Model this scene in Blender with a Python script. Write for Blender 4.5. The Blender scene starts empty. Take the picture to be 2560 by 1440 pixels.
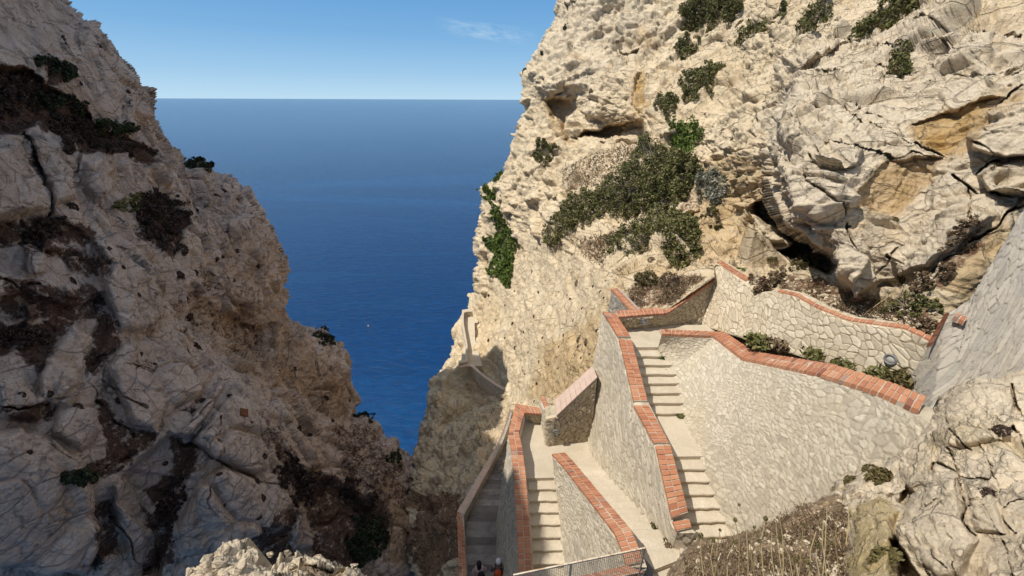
import bpy, math, random
import numpy as np
from mathutils import Vector, Matrix

# ------------------------------------------------------------------ camera, sky, sun, exposure
scene = bpy.context.scene
COL = scene.collection
F_PX = 1000.0                       # focal length in photo pixels (2560 x 1440)
PITCH, ROLL = math.radians(25.27), math.radians(0.26)
cam_d = bpy.data.cameras.new('camera')
cam_d.sensor_width = 36.0
cam_d.lens = F_PX / 2560.0 * 36.0
cam_d.clip_start, cam_d.clip_end = 0.05, 200000.0
cam = bpy.data.objects.new('camera', cam_d)
COL.objects.link(cam)
cam.rotation_euler = (Matrix.Rotation(math.pi/2 - PITCH, 3, 'X') @ Matrix.Rotation(ROLL, 3, 'Z')).to_euler()
scene.camera = cam

SUN_EL, SUN_BACK = math.radians(58), math.radians(9)
to_sun = Vector((-math.cos(SUN_EL)*math.cos(SUN_BACK), -math.cos(SUN_EL)*math.sin(SUN_BACK), math.sin(SUN_EL)))
sun_d = bpy.data.lights.new('sun', 'SUN')
sun_d.energy, sun_d.angle, sun_d.color = 4.4, math.radians(0.53), (1.0, 0.95, 0.86)
sun = bpy.data.objects.new('sun', sun_d)
COL.objects.link(sun)
sun.rotation_euler = to_sun.to_track_quat('Z', 'Y').to_euler()

world = bpy.data.worlds.new('World')
scene.world = world
world.use_nodes = True
wn, wl = world.node_tree.nodes, world.node_tree.links
sky = wn.new('ShaderNodeTexSky')
sky.sky_type = 'NISHITA'
sky.sun_disc = False
sky.sun_elevation = SUN_EL
sky.sun_rotation = math.atan2(to_sun.x, to_sun.y)
sky.altitude, sky.air_density, sky.dust_density, sky.ozone_density = 0, 1.0, 0.0, 4.0
bg = wn['Background']
bg.inputs['Strength'].default_value = 0.15
# a thin wisp of cloud high over the sea, part of the sky itself
tcw = wn.new('ShaderNodeTexCoord')
tint = wn.new('ShaderNodeMix'); tint.data_type = 'RGBA'; tint.blend_type = 'MULTIPLY'
tint.inputs[0].default_value = 1.0
wl.new(sky.outputs[0], tint.inputs[6]); tint.inputs[7].default_value = (0.93, 1.0, 1.12, 1)
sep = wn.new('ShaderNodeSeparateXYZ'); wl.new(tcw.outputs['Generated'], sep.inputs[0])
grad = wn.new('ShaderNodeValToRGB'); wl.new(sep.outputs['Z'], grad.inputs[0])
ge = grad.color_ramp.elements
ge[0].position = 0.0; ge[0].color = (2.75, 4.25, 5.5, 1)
ge[1].position = 1.0; ge[1].color = (4.1, 4.3, 4.7, 1)  # upper sky, out of view, lifted towards white as added fill light
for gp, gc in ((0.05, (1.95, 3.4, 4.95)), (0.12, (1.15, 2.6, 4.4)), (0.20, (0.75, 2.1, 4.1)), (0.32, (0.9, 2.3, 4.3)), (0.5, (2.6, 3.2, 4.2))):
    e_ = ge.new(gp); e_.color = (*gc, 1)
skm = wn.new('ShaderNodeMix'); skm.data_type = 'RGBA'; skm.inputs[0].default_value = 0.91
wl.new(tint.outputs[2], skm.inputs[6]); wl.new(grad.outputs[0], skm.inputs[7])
def wmath(op, a_, b_=0.0):
    n_ = wn.new('ShaderNodeMath'); n_.operation = op
    for v_, i_ in ((a_, 0), (b_, 1)):
        if isinstance(v_, (int, float)): n_.inputs[i_].default_value = v_
        else: wl.new(v_, n_.inputs[i_])
    return n_.outputs[0]
wz = sep.outputs['Z']; wa = wmath('ARCTAN2', sep.outputs['X'], sep.outputs['Y'])
cn = wn.new('ShaderNodeTexNoise'); cn.inputs['Scale'].default_value = 1.0; cn.inputs['Detail'].default_value = 7; cn.inputs['Roughness'].default_value = .62
cc = wn.new('ShaderNodeCombineXYZ'); wl.new(wmath('MULTIPLY', wa, 22), cc.inputs[0]); wl.new(wmath('ADD', wmath('MULTIPLY', wz, 90), wmath('MULTIPLY', wa, 14)), cc.inputs[1]); wl.new(cc.outputs[0], cn.inputs['Vector'])
def band(v_, c_, w_):               # 1 at c_, falling to 0 at w_ away
    return wmath('MAXIMUM', wmath('SUBTRACT', 1.0, wmath('POWER', wmath('MULTIPLY', wmath('SUBTRACT', v_, c_), 1/w_), 2.0)), 0.0)
env = wmath('MULTIPLY', band(wa, -.055, .11), band(wmath('ADD', wz, wmath('MULTIPLY', wa, .10)), .122, .017))
cm = wmath('MULTIPLY', env, wmath('MAXIMUM', wmath('MULTIPLY', wmath('SUBTRACT', cn.outputs['Fac'], .40), 2.6), 0.0))
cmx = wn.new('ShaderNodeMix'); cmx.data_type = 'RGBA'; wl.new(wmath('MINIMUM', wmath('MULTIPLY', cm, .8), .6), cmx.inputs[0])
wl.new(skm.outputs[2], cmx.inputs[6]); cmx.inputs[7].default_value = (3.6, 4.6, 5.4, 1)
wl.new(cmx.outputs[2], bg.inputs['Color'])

scene.view_settings.view_transform = 'Standard'
scene.view_settings.look = 'None'
scene.view_settings.exposure = 0.1
scene.view_settings.gamma = 1.0
scene.cycles.max_bounces = 6
scene.cycles.diffuse_bounces = 4
scene.cycles.use_denoising = True

STEP = 2.5
SEA_Z = -110.0
R3 = np.array(Matrix.Rotation(math.pi/2 - PITCH, 3, 'X') @ Matrix.Rotation(ROLL, 3, 'Z'))

def ray(px, py):
    px, py = np.asarray(px, float), np.asarray(py, float)
    d = np.stack([(px-1280)/F_PX, (720-py)/F_PX, -np.ones_like(px)], -1)
    return d @ R3.T

def T(px, py, t):                   # point seen at a photo pixel, t metres along the view axis
    return Vector(ray(px, py)*t)

def Z(px, py, z):                   # point of the level z seen at a photo pixel
    r = ray(px, py)
    return Vector(r*(z/r[2]))

# ------------------------------------------------------------------ tags
def tag(o, label=None, cat=None, group=None, kind=None):
    if label: o['label'] = label
    if cat: o['category'] = cat
    if group: o['group'] = group
    if kind: o['kind'] = kind
    return o

def empty(name, loc, label, cat, group=None):
    o = bpy.data.objects.new(name, None)
    o.location = loc
    o.empty_display_size = 0.2
    COL.objects.link(o)
    return tag(o, label, cat, group)

def mesh_obj(name, V, Fq, mat, parent=None, attrs=None, smooth=False, uv=None):
    V = np.asarray(V, np.float32)
    if parent is not None:
        V = V - np.array(parent_loc(parent), np.float32)
    me = bpy.data.meshes.new(name)
    if isinstance(Fq, np.ndarray):
        n, k = Fq.shape
        me.vertices.add(len(V)); me.loops.add(n*k); me.polygons.add(n)
        me.vertices.foreach_set('co', V.ravel())
        me.loops.foreach_set('vertex_index', Fq.astype(np.int32).ravel())
        me.polygons.foreach_set('loop_start', np.arange(0, n*k, k, dtype=np.int32))
        me.update(calc_edges=True)
    else:
        me.from_pydata([tuple(v) for v in V], [], [list(map(int, f)) for f in Fq])
        me.update()
    for k_, a in (attrs or {}).items():
        at = me.attributes.new(k_, 'FLOAT', 'POINT')
        at.data.foreach_set('value', np.asarray(a, np.float32).ravel())
    if smooth:
        me.polygons.foreach_set('use_smooth', np.ones(len(me.polygons), bool))
    me.materials.append(mat)
    o = bpy.data.objects.new(name, me)
    COL.objects.link(o)
    if parent is not None:
        o.parent = parent
    return o

def parent_loc(p):
    l = Vector((0, 0, 0))
    while p is not None:
        l = l + p.location
        p = p.parent
    return l

# ------------------------------------------------------------------ noise
def _h(ix, iy, iz, seed):
    with np.errstate(over='ignore'):
        h = (ix.astype(np.int64)*374761393 + iy.astype(np.int64)*668265263 + iz.astype(np.int64)*2147483647 + seed*1274126177)
        h = (h & 0xffffffff).astype(np.uint32)
        h ^= h >> np.uint32(13); h *= np.uint32(1274126177); h ^= h >> np.uint32(16)
        h *= np.uint32(2246822519); h ^= h >> np.uint32(13)
    return h

def h01(ix, iy, iz, seed):
    return _h(ix, iy, iz, seed).astype(np.float32)*np.float32(1/4294967296.0)

def vnoise(p, seed=0):              # smooth value noise in -1..1
    i = np.floor(p).astype(np.int32); f = (p - i).astype(np.float32)
    u = f*f*f*(f*(f*6-15)+10)
    r = np.zeros(len(p), np.float32)
    for dx in (0, 1):
        wx = u[:, 0] if dx else 1-u[:, 0]
        for dy in (0, 1):
            wy = u[:, 1] if dy else 1-u[:, 1]
            for dz in (0, 1):
                wz = u[:, 2] if dz else 1-u[:, 2]
                r += wx*wy*wz*h01(i[:, 0]+dx, i[:, 1]+dy, i[:, 2]+dz, seed)
    return r*2-1

def fbm(p, octs=4, seed=0, gain=0.5, ridged=False):
    r = np.zeros(len(p), np.float32); a = 1.0; s = 0
    q = np.asarray(p, np.float32)
    for o in range(octs):
        n = vnoise(q, seed+o*17)
        if ridged: n = 1-2*np.abs(n)
        r += a*n; s += a; a *= gain; q = q*2.03+11.7
    return r/s

def cells(p, seed=0, jit=0.95):     # 3-D cellular noise: edge distance, cell hash ints, vector to cell centre
    i0 = np.floor(p).astype(np.int32)
    n = len(p)
    f1 = np.full(n, 9e9, np.float32); f2 = f1.copy()
    cid = np.zeros((n, 3), np.int32); cv = np.zeros((n, 3), np.float32)
    for dx in (-1, 0, 1):
        for dy in (-1, 0, 1):
            for dz in (-1, 0, 1):
                c = i0 + np.array([dx, dy, dz], np.int32)
                o = np.stack([h01(c[:, 0], c[:, 1], c[:, 2], seed+k) for k in (1, 2, 3)], -1)
                v = (p - (c + 0.5 + (o-0.5)*jit)).astype(np.float32)
                d = (v*v).sum(-1)
                m = d < f1
                f2 = np.where(m, f1, np.minimum(f2, d))
                f1 = np.where(m, d, f1)
                cid[m] = c[m]; cv[m] = v[m]
    return np.sqrt(f2)-np.sqrt(f1), cid, cv

def sstep(a, b, x):
    t = np.clip((x-a)/(b-a), 0, 1)
    return t*t*(3-2*t)

def facets(p, scale, seed, off, tilt, crack, cw=0.08):
    e, cid, cv = cells(p/scale, seed)
    r = h01(cid[:, 0], cid[:, 1], cid[:, 2], seed+7)
    tv = np.stack([h01(cid[:, 0], cid[:, 1], cid[:, 2], seed+8+k) for k in range(3)], -1)-0.5
    d = (r-0.5)*off + (tv*cv).sum(-1)*scale*tilt*2
    d = d*sstep(0.0, .16, e) - crack*(1-sstep(0.0, cw, e))
    return d, r

# ------------------------------------------------------------------ 2-D helpers in photo pixels
def seg_dist(X, Y, pts, closed):
    d = np.full(X.shape, 1e9, np.float32)
    n = len(pts)
    for i in range(n if closed else n-1):
        ax, ay = pts[i]; bx, by = pts[(i+1) % n]
        vx, vy = bx-ax, by-ay
        L = vx*vx+vy*vy+1e-9
        t = np.clip(((X-ax)*vx+(Y-ay)*vy)/L, 0, 1)
        d = np.minimum(d, np.hypot(X-ax-t*vx, Y-ay-t*vy))
    return d

def inside(X, Y, pts):
    c = np.zeros(X.shape, bool)
    n = len(pts)
    for i in range(n):
        x1, y1 = pts[i]; x2, y2 = pts[(i+1) % n]
        if y1 == y2: continue
        m = ((y1 > Y) != (y2 > Y)) & (X < (x2-x1)*(Y-y1)/(y2-y1)+x1)
        c ^= m
    return c

def sdist(X, Y, pts):               # positive inside
    d = seg_dist(X, Y, pts, True)
    return np.where(inside(X, Y, pts), d, -d)

def tps_fit(c):
    c = np.asarray(c, float)
    x, y, v = c[:, 0]/1000, c[:, 1]/1000, 1.0/c[:, 2]
    n = len(c)
    r2 = (x[:, None]-x)**2+(y[:, None]-y)**2
    K = 0.5*r2*np.log(r2+1e-12) + np.eye(n)*2e-4
    P = np.stack([np.ones(n), x, y], 1)
    A = np.block([[K, P], [P.T, np.zeros((3, 3))]])
    w = np.linalg.solve(A, np.concatenate([v, np.zeros(3)]))
    return x, y, w

def tps_eval(fit, X, Y):
    x, y, w = fit
    X = X.ravel()/1000; Y = Y.ravel()/1000
    out = np.zeros(len(X))
    for a in range(0, len(X), 50000):
        xx, yy = X[a:a+50000, None], Y[a:a+50000, None]
        r2 = (xx-x)**2+(yy-y)**2
        out[a:a+50000] = (0.5*r2*np.log(r2+1e-12)) @ w[:len(x)] + w[-3]+w[-2]*xx[:, 0]+w[-1]*yy[:, 0]
    return out

class Surf:
    """A rock face: distances are given at traced points, relief is carved into it, then it becomes a mesh."""
    def __init__(s, box, step, ctrl, tmin, tmax):
        s.x0, s.y0, s.x1, s.y1 = box; s.step = step
        s.xs = np.arange(s.x0, s.x1+.1, step); s.ys = np.arange(s.y0, s.y1+.1, step)
        s.X, s.Y = np.meshgrid(s.xs, s.ys)
        s.shape = s.X.shape
        inv = tps_eval(tps_fit(ctrl), s.X, s.Y).reshape(s.shape)
        s.D = 1/np.clip(inv, 1/tmax, 1/tmin)
        s.D0 = s.D.copy()
        s.attr = {}
        q = np.stack([s.X.ravel()/45, s.Y.ravel()/45, np.zeros(s.X.size)], -1)
        s.jx = (fbm(q, 4, 3)*16).reshape(s.shape); s.jy = (fbm(q, 4, 9)*16).reshape(s.shape)
    def _win(s, pts, pad):
        a = np.array(pts, float)
        i0 = max(0, int((a[:, 1].min()-pad-s.y0)/s.step)); i1 = min(s.shape[0], int((a[:, 1].max()+pad-s.y0)/s.step)+2)
        j0 = max(0, int((a[:, 0].min()-pad-s.x0)/s.step)); j1 = min(s.shape[1], int((a[:, 0].max()+pad-s.x0)/s.step)+2)
        return slice(i0, max(i0, i1)), slice(j0, max(j0, j1))
    def poly(s, pts, dz, soft=8, jit=0.5):
        w = s._win(pts, soft+20)
        if s.X[w].size == 0: return
        sd = sdist(s.X[w]+s.jx[w]*jit, s.Y[w]+s.jy[w]*jit, pts)
        s.D[w] += dz*sstep(-soft*.15, soft, sd)
    def dome(s, pts, dz, jit=0.5):    # rounded bulge (dz<0) or hollow
        w = s._win(pts, 20)
        if s.X[w].size == 0: return
        sd = sdist(s.X[w]+s.jx[w]*jit, s.Y[w]+s.jy[w]*jit, pts)
        m = min(max(sd.max(), 1)*.55, 34)
        k = np.clip(sd/m, 0, 1)
        s.D[w] += dz*(1-(1-k)**2.5)
    def crack(s, pts, width, depth, jit=0.6, lip=0.0):
        w = s._win(pts, width*3+20)
        if s.X[w].size == 0: return
        d = seg_dist(s.X[w]+s.jx[w]*jit, s.Y[w]+s.jy[w]*jit, pts, False)
        k = sstep(-9, 7, s.jx[w]+s.jy[w]*.7)
        depth = depth*(.2+.8*k); width = width*(.55+.6*k)
        s.D[w] += depth*(1-sstep(width*.25, width, d)) - lip*depth*(1-sstep(width, width*3, d))*sstep(width*.5, width, d)
    def paint(s, name, pts, val=1.0, soft=10, jit=1.0):
        a = s.attr.setdefault(name, np.zeros(s.shape, np.float32))
        w = s._win(pts, soft+30)
        if s.X[w].size == 0: return
        sd = sdist(s.X[w]+s.jx[w]*jit, s.Y[w]+s.jy[w]*jit, pts)
        a[w] = np.maximum(a[w], val*sstep(-soft, soft, sd))
    def paint_line(s, name, pts, width, val=1.0, jit=0.6):
        a = s.attr.setdefault(name, np.zeros(s.shape, np.float32))
        w = s._win(pts, width+20)
        if s.X[w].size == 0: return
        d = seg_dist(s.X[w]+s.jx[w]*jit, s.Y[w]+s.jy[w]*jit, pts, False)
        a[w] = np.maximum(a[w], val*(1-sstep(width*.4, width, d)))
    def points(s):
        s.P = (ray(s.X, s.Y)*s.D[..., None]).astype(np.float32)
        s.normals()
    def normals(s):
        du = np.gradient(s.P, axis=1); dv = np.gradient(s.P, axis=0)
        n = np.cross(dv, du)
        n /= np.linalg.norm(n, axis=-1, keepdims=True)+1e-9
        flip = (n*s.P).sum(-1) > 0
        n[flip] *= -1
        s.N = n
    def displace(s, d, smooth_n=4):
        gy, gx = np.gradient(s.D, s.step)
        sl = np.hypot(gx, gy)*F_PX/s.D
        for _ in range(2):
            sl[1:-1] = np.maximum(sl[1:-1], np.maximum(sl[:-2], sl[2:])); sl[:, 1:-1] = np.maximum(sl[:, 1:-1], np.maximum(sl[:, :-2], sl[:, 2:]))
        d = d.reshape(s.shape)*(1-.6*sstep(8, 22, sl))
        def blur(a, r):
            for ax in (0, 1):
                p = np.concatenate([np.repeat(a.take([0], ax), r+1, ax), a, np.repeat(a.take([-1], ax), r, ax)], ax)
                c = np.cumsum(p, ax, dtype=np.float64); L = a.shape[ax]
                a = (c.take(range(2*r+1, 2*r+1+L), ax)-c.take(range(0, L), ax))/(2*r+1)
            return a
        n = s.N.copy()
        r = max(2, int(30/s.step))
        for _ in range(2): n = np.stack([blur(n[..., k], r) for k in range(3)], -1)
        n /= np.linalg.norm(n, axis=-1, keepdims=True)+1e-9
        # keep it off the line of sight's back: never grazing
        v = -s.P/np.linalg.norm(s.P, axis=-1, keepdims=True)
        n = n + v*.35
        n /= np.linalg.norm(n, axis=-1, keepdims=True)+1e-9
        s.P = s.P + n*d.reshape(s.shape)[..., None]
        s.normals()
        s.Ns = n
    def at(s, px, py):
        i = int(np.clip(round((py-s.y0)/s.step), 0, s.shape[0]-1)); j = int(np.clip(round((px-s.x0)/s.step), 0, s.shape[1]-1))
        return Vector(s.P[i, j].tolist()), Vector(s.Ns[i, j].tolist())
    def mesh(s, name, mat, outline, back, skirt=True, jit=0.35):
        q = np.stack([s.X.ravel()/14, s.Y.ravel()/14, np.zeros(s.X.size)], -1)
        j2x = (fbm(q, 3, 31)*7).reshape(s.shape); j2y = (fbm(q, 3, 41)*7).reshape(s.shape)
        ok = inside(s.X+s.jx*jit+j2x*.6, s.Y+s.jy*jit+j2y*.6, outline) if outline else np.ones(s.shape, bool)
        f = ok[:-1, :-1] & ok[1:, :-1] & ok[:-1, 1:] & ok[1:, 1:]
        idx = np.arange(s.X.size).reshape(s.shape)
        a, b, c, d = idx[:-1, :-1][f], idx[1:, :-1][f], idx[1:, 1:][f], idx[:-1, 1:][f]
        Fq = np.stack([a, b, c, d], -1)
        V = s.P.reshape(-1, 3)
        if skirt:
            e = np.concatenate([Fq[:, [0, 1]], Fq[:, [1, 2]], Fq[:, [2, 3]], Fq[:, [3, 0]]])
            key = np.sort(e, 1); key = key[:, 0].astype(np.int64)*s.X.size+key[:, 1]
            _, inv, cnt = np.unique(key, return_inverse=True, return_counts=True)
            be = e[cnt[inv] == 1]
            bv = np.unique(be)
            mp = np.zeros(s.X.size, np.int64)
            base = len(V); prev = bv; allV = [V]; newF = []
            cur = np.full(s.X.size, -1, np.int64); cur[bv] = bv
            vdir = V[bv]/np.linalg.norm(V[bv], axis=1, keepdims=True)
            off = np.zeros((len(bv), 3))
            for k, st in enumerate((0.4, 1.2, 4.0, 14.0)):
                jitv = np.stack([vnoise(V[bv]*0.6+k*9.1, 60+k*3+c) for c in range(3)], -1)
                nv = V[bv]+(vdir*(1.1-k*.2)+np.array(back)*(.35+.5*k))*st + jitv*st*.03
                ni = base+np.arange(len(bv)); base += len(bv)
                allV.append(nv)
                nxt = np.full(s.X.size, -1, np.int64); nxt[bv] = ni
                newF.append(np.stack([cur[be[:, 1]], cur[be[:, 0]], nxt[be[:, 0]], nxt[be[:, 1]]], -1))
                cur = nxt
            V = np.concatenate(allV); Fq = np.concatenate([Fq]+newF)
            at = {k: np.concatenate([v.ravel(), np.tile(v.ravel()[bv], 4)]) for k, v in s.attr.items()}
        else:
            at = {k: v.ravel() for k, v in s.attr.items()}
        used, inv = np.unique(Fq, return_inverse=True)
        Fq = inv.reshape(Fq.shape)
        return mesh_obj(name, V[used], Fq, mat, attrs={k: v[used] for k, v in at.items()})

# ------------------------------------------------------------------ materials
class NT:
    def __init__(s, name):
        s.m = bpy.data.materials.new(name); s.m.use_nodes = True
        s.t = s.m.node_tree; s.b = s.t.nodes['Principled BSDF']
        s.b.inputs['Roughness'].default_value = 0.9
        s.b.inputs['Specular IOR Level'].default_value = 0.2
    def n(s, ty, **kw):
        o = s.t.nodes.new(ty)
        for k, v in kw.items(): setattr(o, k, v)
        return o
    def l(s, a, b): s.t.links.new(a, b)
    def coord(s, out='Object'):
        return s.n('ShaderNodeTexCoord').outputs[out]
    def mapping(s, vec, scale=(1, 1, 1), rot=(0, 0, 0)):
        m = s.n('ShaderNodeMapping'); m.inputs['Scale'].default_value = scale; m.inputs['Rotation'].default_value = rot
        s.l(vec, m.inputs['Vector']); return m.outputs[0]
    def noise(s, vec, scale, detail=6, rough=0.6, dist=0):
        o = s.n('ShaderNodeTexNoise'); o.inputs['Scale'].default_value = scale; o.inputs['Detail'].default_value = detail
        o.inputs['Roughness'].default_value = rough; o.inputs['Distortion'].default_value = dist
        if vec is not None: s.l(vec, o.inputs['Vector'])
        return o.outputs['Fac']
    def ramp(s, fac, stops):
        o = s.n('ShaderNodeValToRGB'); e = o.color_ramp.elements
        while len(e) < len(stops): e.new(0.5)
        for k, (p, c) in enumerate(stops):
            e[k].position = p; e[k].color = (*c, 1) if len(c) == 3 else c
        s.l(fac, o.inputs[0]); return o.outputs[0]
    def rng(s, fac, a, b, c=0, d=1):
        o = s.n('ShaderNodeMapRange'); o.clamp = True
        for k, v in zip(('From Min', 'From Max', 'To Min', 'To Max'), (a, b, c, d)): o.inputs[k].default_value = v
        s.l(fac, o.inputs['Value']); return o.outputs[0]
    def mix(s, fac, a, b, mode='MIX'):
        o = s.n('ShaderNodeMix', data_type='RGBA', blend_type=mode)
        for v, i in ((fac, 0), (a, 6), (b, 7)):
            if isinstance(v, (int, float)): o.inputs[i].default_value = v
            elif isinstance(v, tuple): o.inputs[i].default_value = (*v, 1)
            else: s.l(v, o.inputs[i])
        return o.outputs[2]
    def math(s, op, a, b=0.0):
        o = s.n('ShaderNodeMath', operation=op)
        for v, i in ((a, 0), (b, 1)):
            if isinstance(v, (int, float)): o.inputs[i].default_value = v
            else: s.l(v, o.inputs[i])
        return o.outputs[0]
    def attr(s, name):
        o = s.n('ShaderNodeAttribute'); o.attribute_name = name
        return o.outputs['Fac']
    def bump(s, h, strength, dist, prev=None):
        o = s.n('ShaderNodeBump'); o.inputs['Strength'].default_value = strength; o.inputs['Distance'].default_value = dist
        s.l(h, o.inputs['Height'])
        if prev is not None: s.l(prev, o.inputs['Normal'])
        return o.outputs[0]
    def done(s, col=None, nrm=None, rough=None):
        if col is not None:
            if isinstance(col, tuple): s.b.inputs['Base Color'].default_value = (*col, 1)
            else: s.l(col, s.b.inputs['Base Color'])
        if nrm is not None: s.l(nrm, s.b.inputs['Normal'])
        if rough is not None: s.b.inputs['Roughness'].default_value = rough
        return s.m

def rock_material(name, light, mid, dark, ochre, soil, big=0.25, fine=1.0, crk=.30, bmp=1.0, speck=.55):
    m = NT(name); c = m.coord()
    warp = m.noise(c, big, 5, .6)
    n2 = m.noise(c, 1.7*fine, 8, .68)
    n3 = m.noise(c, 7.0*fine, 8, .7)
    col = m.ramp(m.math('ADD', m.math('MULTIPLY', warp, .45), m.math('MULTIPLY', n2, .55)),
                 [(.34, dark), (.47, mid), (.60, light), (.75, tuple(min(1, x*1.08) for x in light))])
    col = m.mix(m.rng(n3, .35, .7, .0, .45), col, mid)
    col = m.mix(m.math('MULTIPLY', m.attr('grey'), m.rng(n2, .3, .6, .5, .9)), col, m.ramp(n3, [(.3, (.46, .385, .29)), (.5, (.62, .53, .41)), (.7, (.74, .645, .51))]))
    # ochre staining in soft flows
    st = m.math('MULTIPLY', m.rng(m.noise(m.mapping(c, (1, 1, .45)), .5, 6, .62, .4), .56, .72), .5)
    st = m.math('MAXIMUM', st, m.math('MULTIPLY', m.attr('stain'), m.rng(m.noise(c, 1.1, 6, .65), .3, .6, .45, 1)))
    col = m.mix(st, col, m.mix(m.noise(c, 2.2, 4), ochre, tuple(x*.7 for x in ochre)))
    fw = m.n('ShaderNodeMix', data_type='RGBA', blend_type='ADD'); fw.inputs[0].default_value = .22
    fz = m.n('ShaderNodeTexNoise'); fz.inputs['Scale'].default_value = 1.6*fine; fz.inputs['Detail'].default_value = 6; m.l(c, fz.inputs['Vector'])
    m.l(c, fw.inputs[6]); m.l(fz.outputs['Color'], fw.inputs[7])
    def frac(sc, w0, sz):
        vv = m.n('ShaderNodeTexVoronoi'); vv.feature = 'DISTANCE_TO_EDGE'; vv.inputs['Scale'].default_value = sc*fine
        m.l(m.mapping(fw.outputs[2], sz, (.3, .2, .4)), vv.inputs['Vector'])
        return m.rng(vv.outputs['Distance'], 0.0, w0, 0, 1)
    f1 = frac(.55, .030, (1, 1, 1.7)); f2 = frac(1.9, .045, (1, 1, 1.5))
    fm = m.rng(m.noise(c, .8, 3), .42, .58)
    f2 = m.math('MAXIMUM', f2, fm)
    f1 = m.math('MAXIMUM', f1, m.rng(m.noise(c, .5, 3), .55, .66))
    col = m.mix(m.math('MULTIPLY', m.math('SUBTRACT', 1.0, m.math('MINIMUM', f1, f2)), crk), col, tuple(x*.4 for x in dark))
    # pits and lichen specks
    v = m.n('ShaderNodeTexVoronoi'); v.inputs['Scale'].default_value = 2.3*fine; m.l(m.mapping(c, (1, 1, .8)), v.inputs['Vector'])
    spot = m.math('MULTIPLY', m.rng(v.outputs['Distance'], .10, .17, 1, 0), m.rng(m.noise(c, .6, 3), .45, .6))
    col = m.mix(m.math('MULTIPLY', spot, .75), col, tuple(x*.5 for x in dark))
    col = m.mix(m.rng(m.noise(c, 16*fine, 5, .75), .54, .70, 0, speck), col, tuple(x*.62 for x in dark))
    # soil and dry growth
    so = m.attr('soil')
    sn = m.noise(c, 5.0*fine, 8, .72)
    sn2 = m.noise(c, 1.3*fine, 6, .65)
    so = m.rng(m.math('ADD', so, m.math('ADD', m.math('MULTIPLY', m.math('SUBTRACT', sn, .5), 1.6), m.math('MULTIPLY', m.math('SUBTRACT', sn2, .5), 1.7))), .40, .68)
    scol = m.ramp(m.noise(c, 11*fine, 6, .7), [(.3, tuple(x*.45 for x in soil)), (.5, soil), (.7, tuple(min(1, x*2.0) for x in soil))])
    col = m.mix(so, col, scol)
    b = m.bump(m.noise(c, 1.4*fine, 10, .66, .3), .7, .40*bmp/fine)
    b = m.bump(f1, .8, .16/fine, b); b = m.bump(f2, .7, .07/fine, b)
    b = m.bump(m.noise(c, 6.5*fine, 10, .72, .2), .7, .10*bmp/fine, b)
    return m.done(col, b, .93)

M = {}
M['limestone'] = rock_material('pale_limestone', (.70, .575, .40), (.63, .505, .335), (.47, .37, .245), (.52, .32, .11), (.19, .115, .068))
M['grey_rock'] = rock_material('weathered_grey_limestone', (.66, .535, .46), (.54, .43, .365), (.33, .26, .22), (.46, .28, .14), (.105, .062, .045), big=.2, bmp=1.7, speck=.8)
M['near_rock'] = rock_material('near_limestone', (.72, .60, .44), (.64, .525, .375), (.44, .36, .255), (.53, .39, .16), (.26, .185, .115), big=.6, fine=2.2)

def sea_material():
    m = NT('sea_water'); c = m.coord()
    m.b.inputs['IOR'].default_value = 1.33
    m.b.inputs['Specular IOR Level'].default_value = 0.28
    slick = m.noise(m.mapping(c, (.0011, .0050, 1), (0, 0, .32)), 1.0, 6, .6, 1.2)
    fine = m.noise(m.mapping(c, (.012, .05, 1), (0, 0, .5)), 1.0, 6, .65, .5)
    col = m.ramp(slick, [(.35, (.001, .032, .112)), (.57, (.001, .038, .130)), (.64, (.003, .054, .165)), (.70, (.0015, .042, .138))])
    col = m.mix(m.rng(fine, .5, .72, 0, .55), col, (.004, .056, .155))
    w1 = m.noise(m.mapping(c, (.15, .42, 1), (0, 0, .75)), 1.0, 7, .66, .6)
    w2 = m.noise(m.mapping(c, (.05, .16, 1), (0, 0, .45)), 1.0, 5, .6, .4)
    col = m.mix(m.rng(w1, .44, .66, .45, 0), col, (.001, .016, .060))
    b = m.bump(w2, .20, 2.0)
    b = m.bump(w1, .9, 1.0, b)
    m.b.inputs['Roughness'].default_value = .16
    return m.done(col, b)
M['sea'] = sea_material()
# ------------------------------------------------------------------ sea
def build_sea():
    n = 48
    rr = np.concatenate([[20, 60], np.geomspace(120, 90000, 26)])
    V, Fq = [], []
    for r in rr:
        for k in range(n):
            a = 2*math.pi*k/n
            V.append((math.cos(a)*r, math.sin(a)*r, SEA_Z))
    for i in range(len(rr)-1):
        for k in range(n):
            Fq.append((i*n+k, (i+1)*n+k, (i+1)*n+(k+1) % n, i*n+(k+1) % n))
    Fq.append(tuple(range(n-1, -1, -1)))
    o = mesh_obj('sea', np.array(V), Fq, M['sea'])
    tag(o, 'deep blue rippled sea between the two cliffs', None, None, 'structure')
build_sea()

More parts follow.
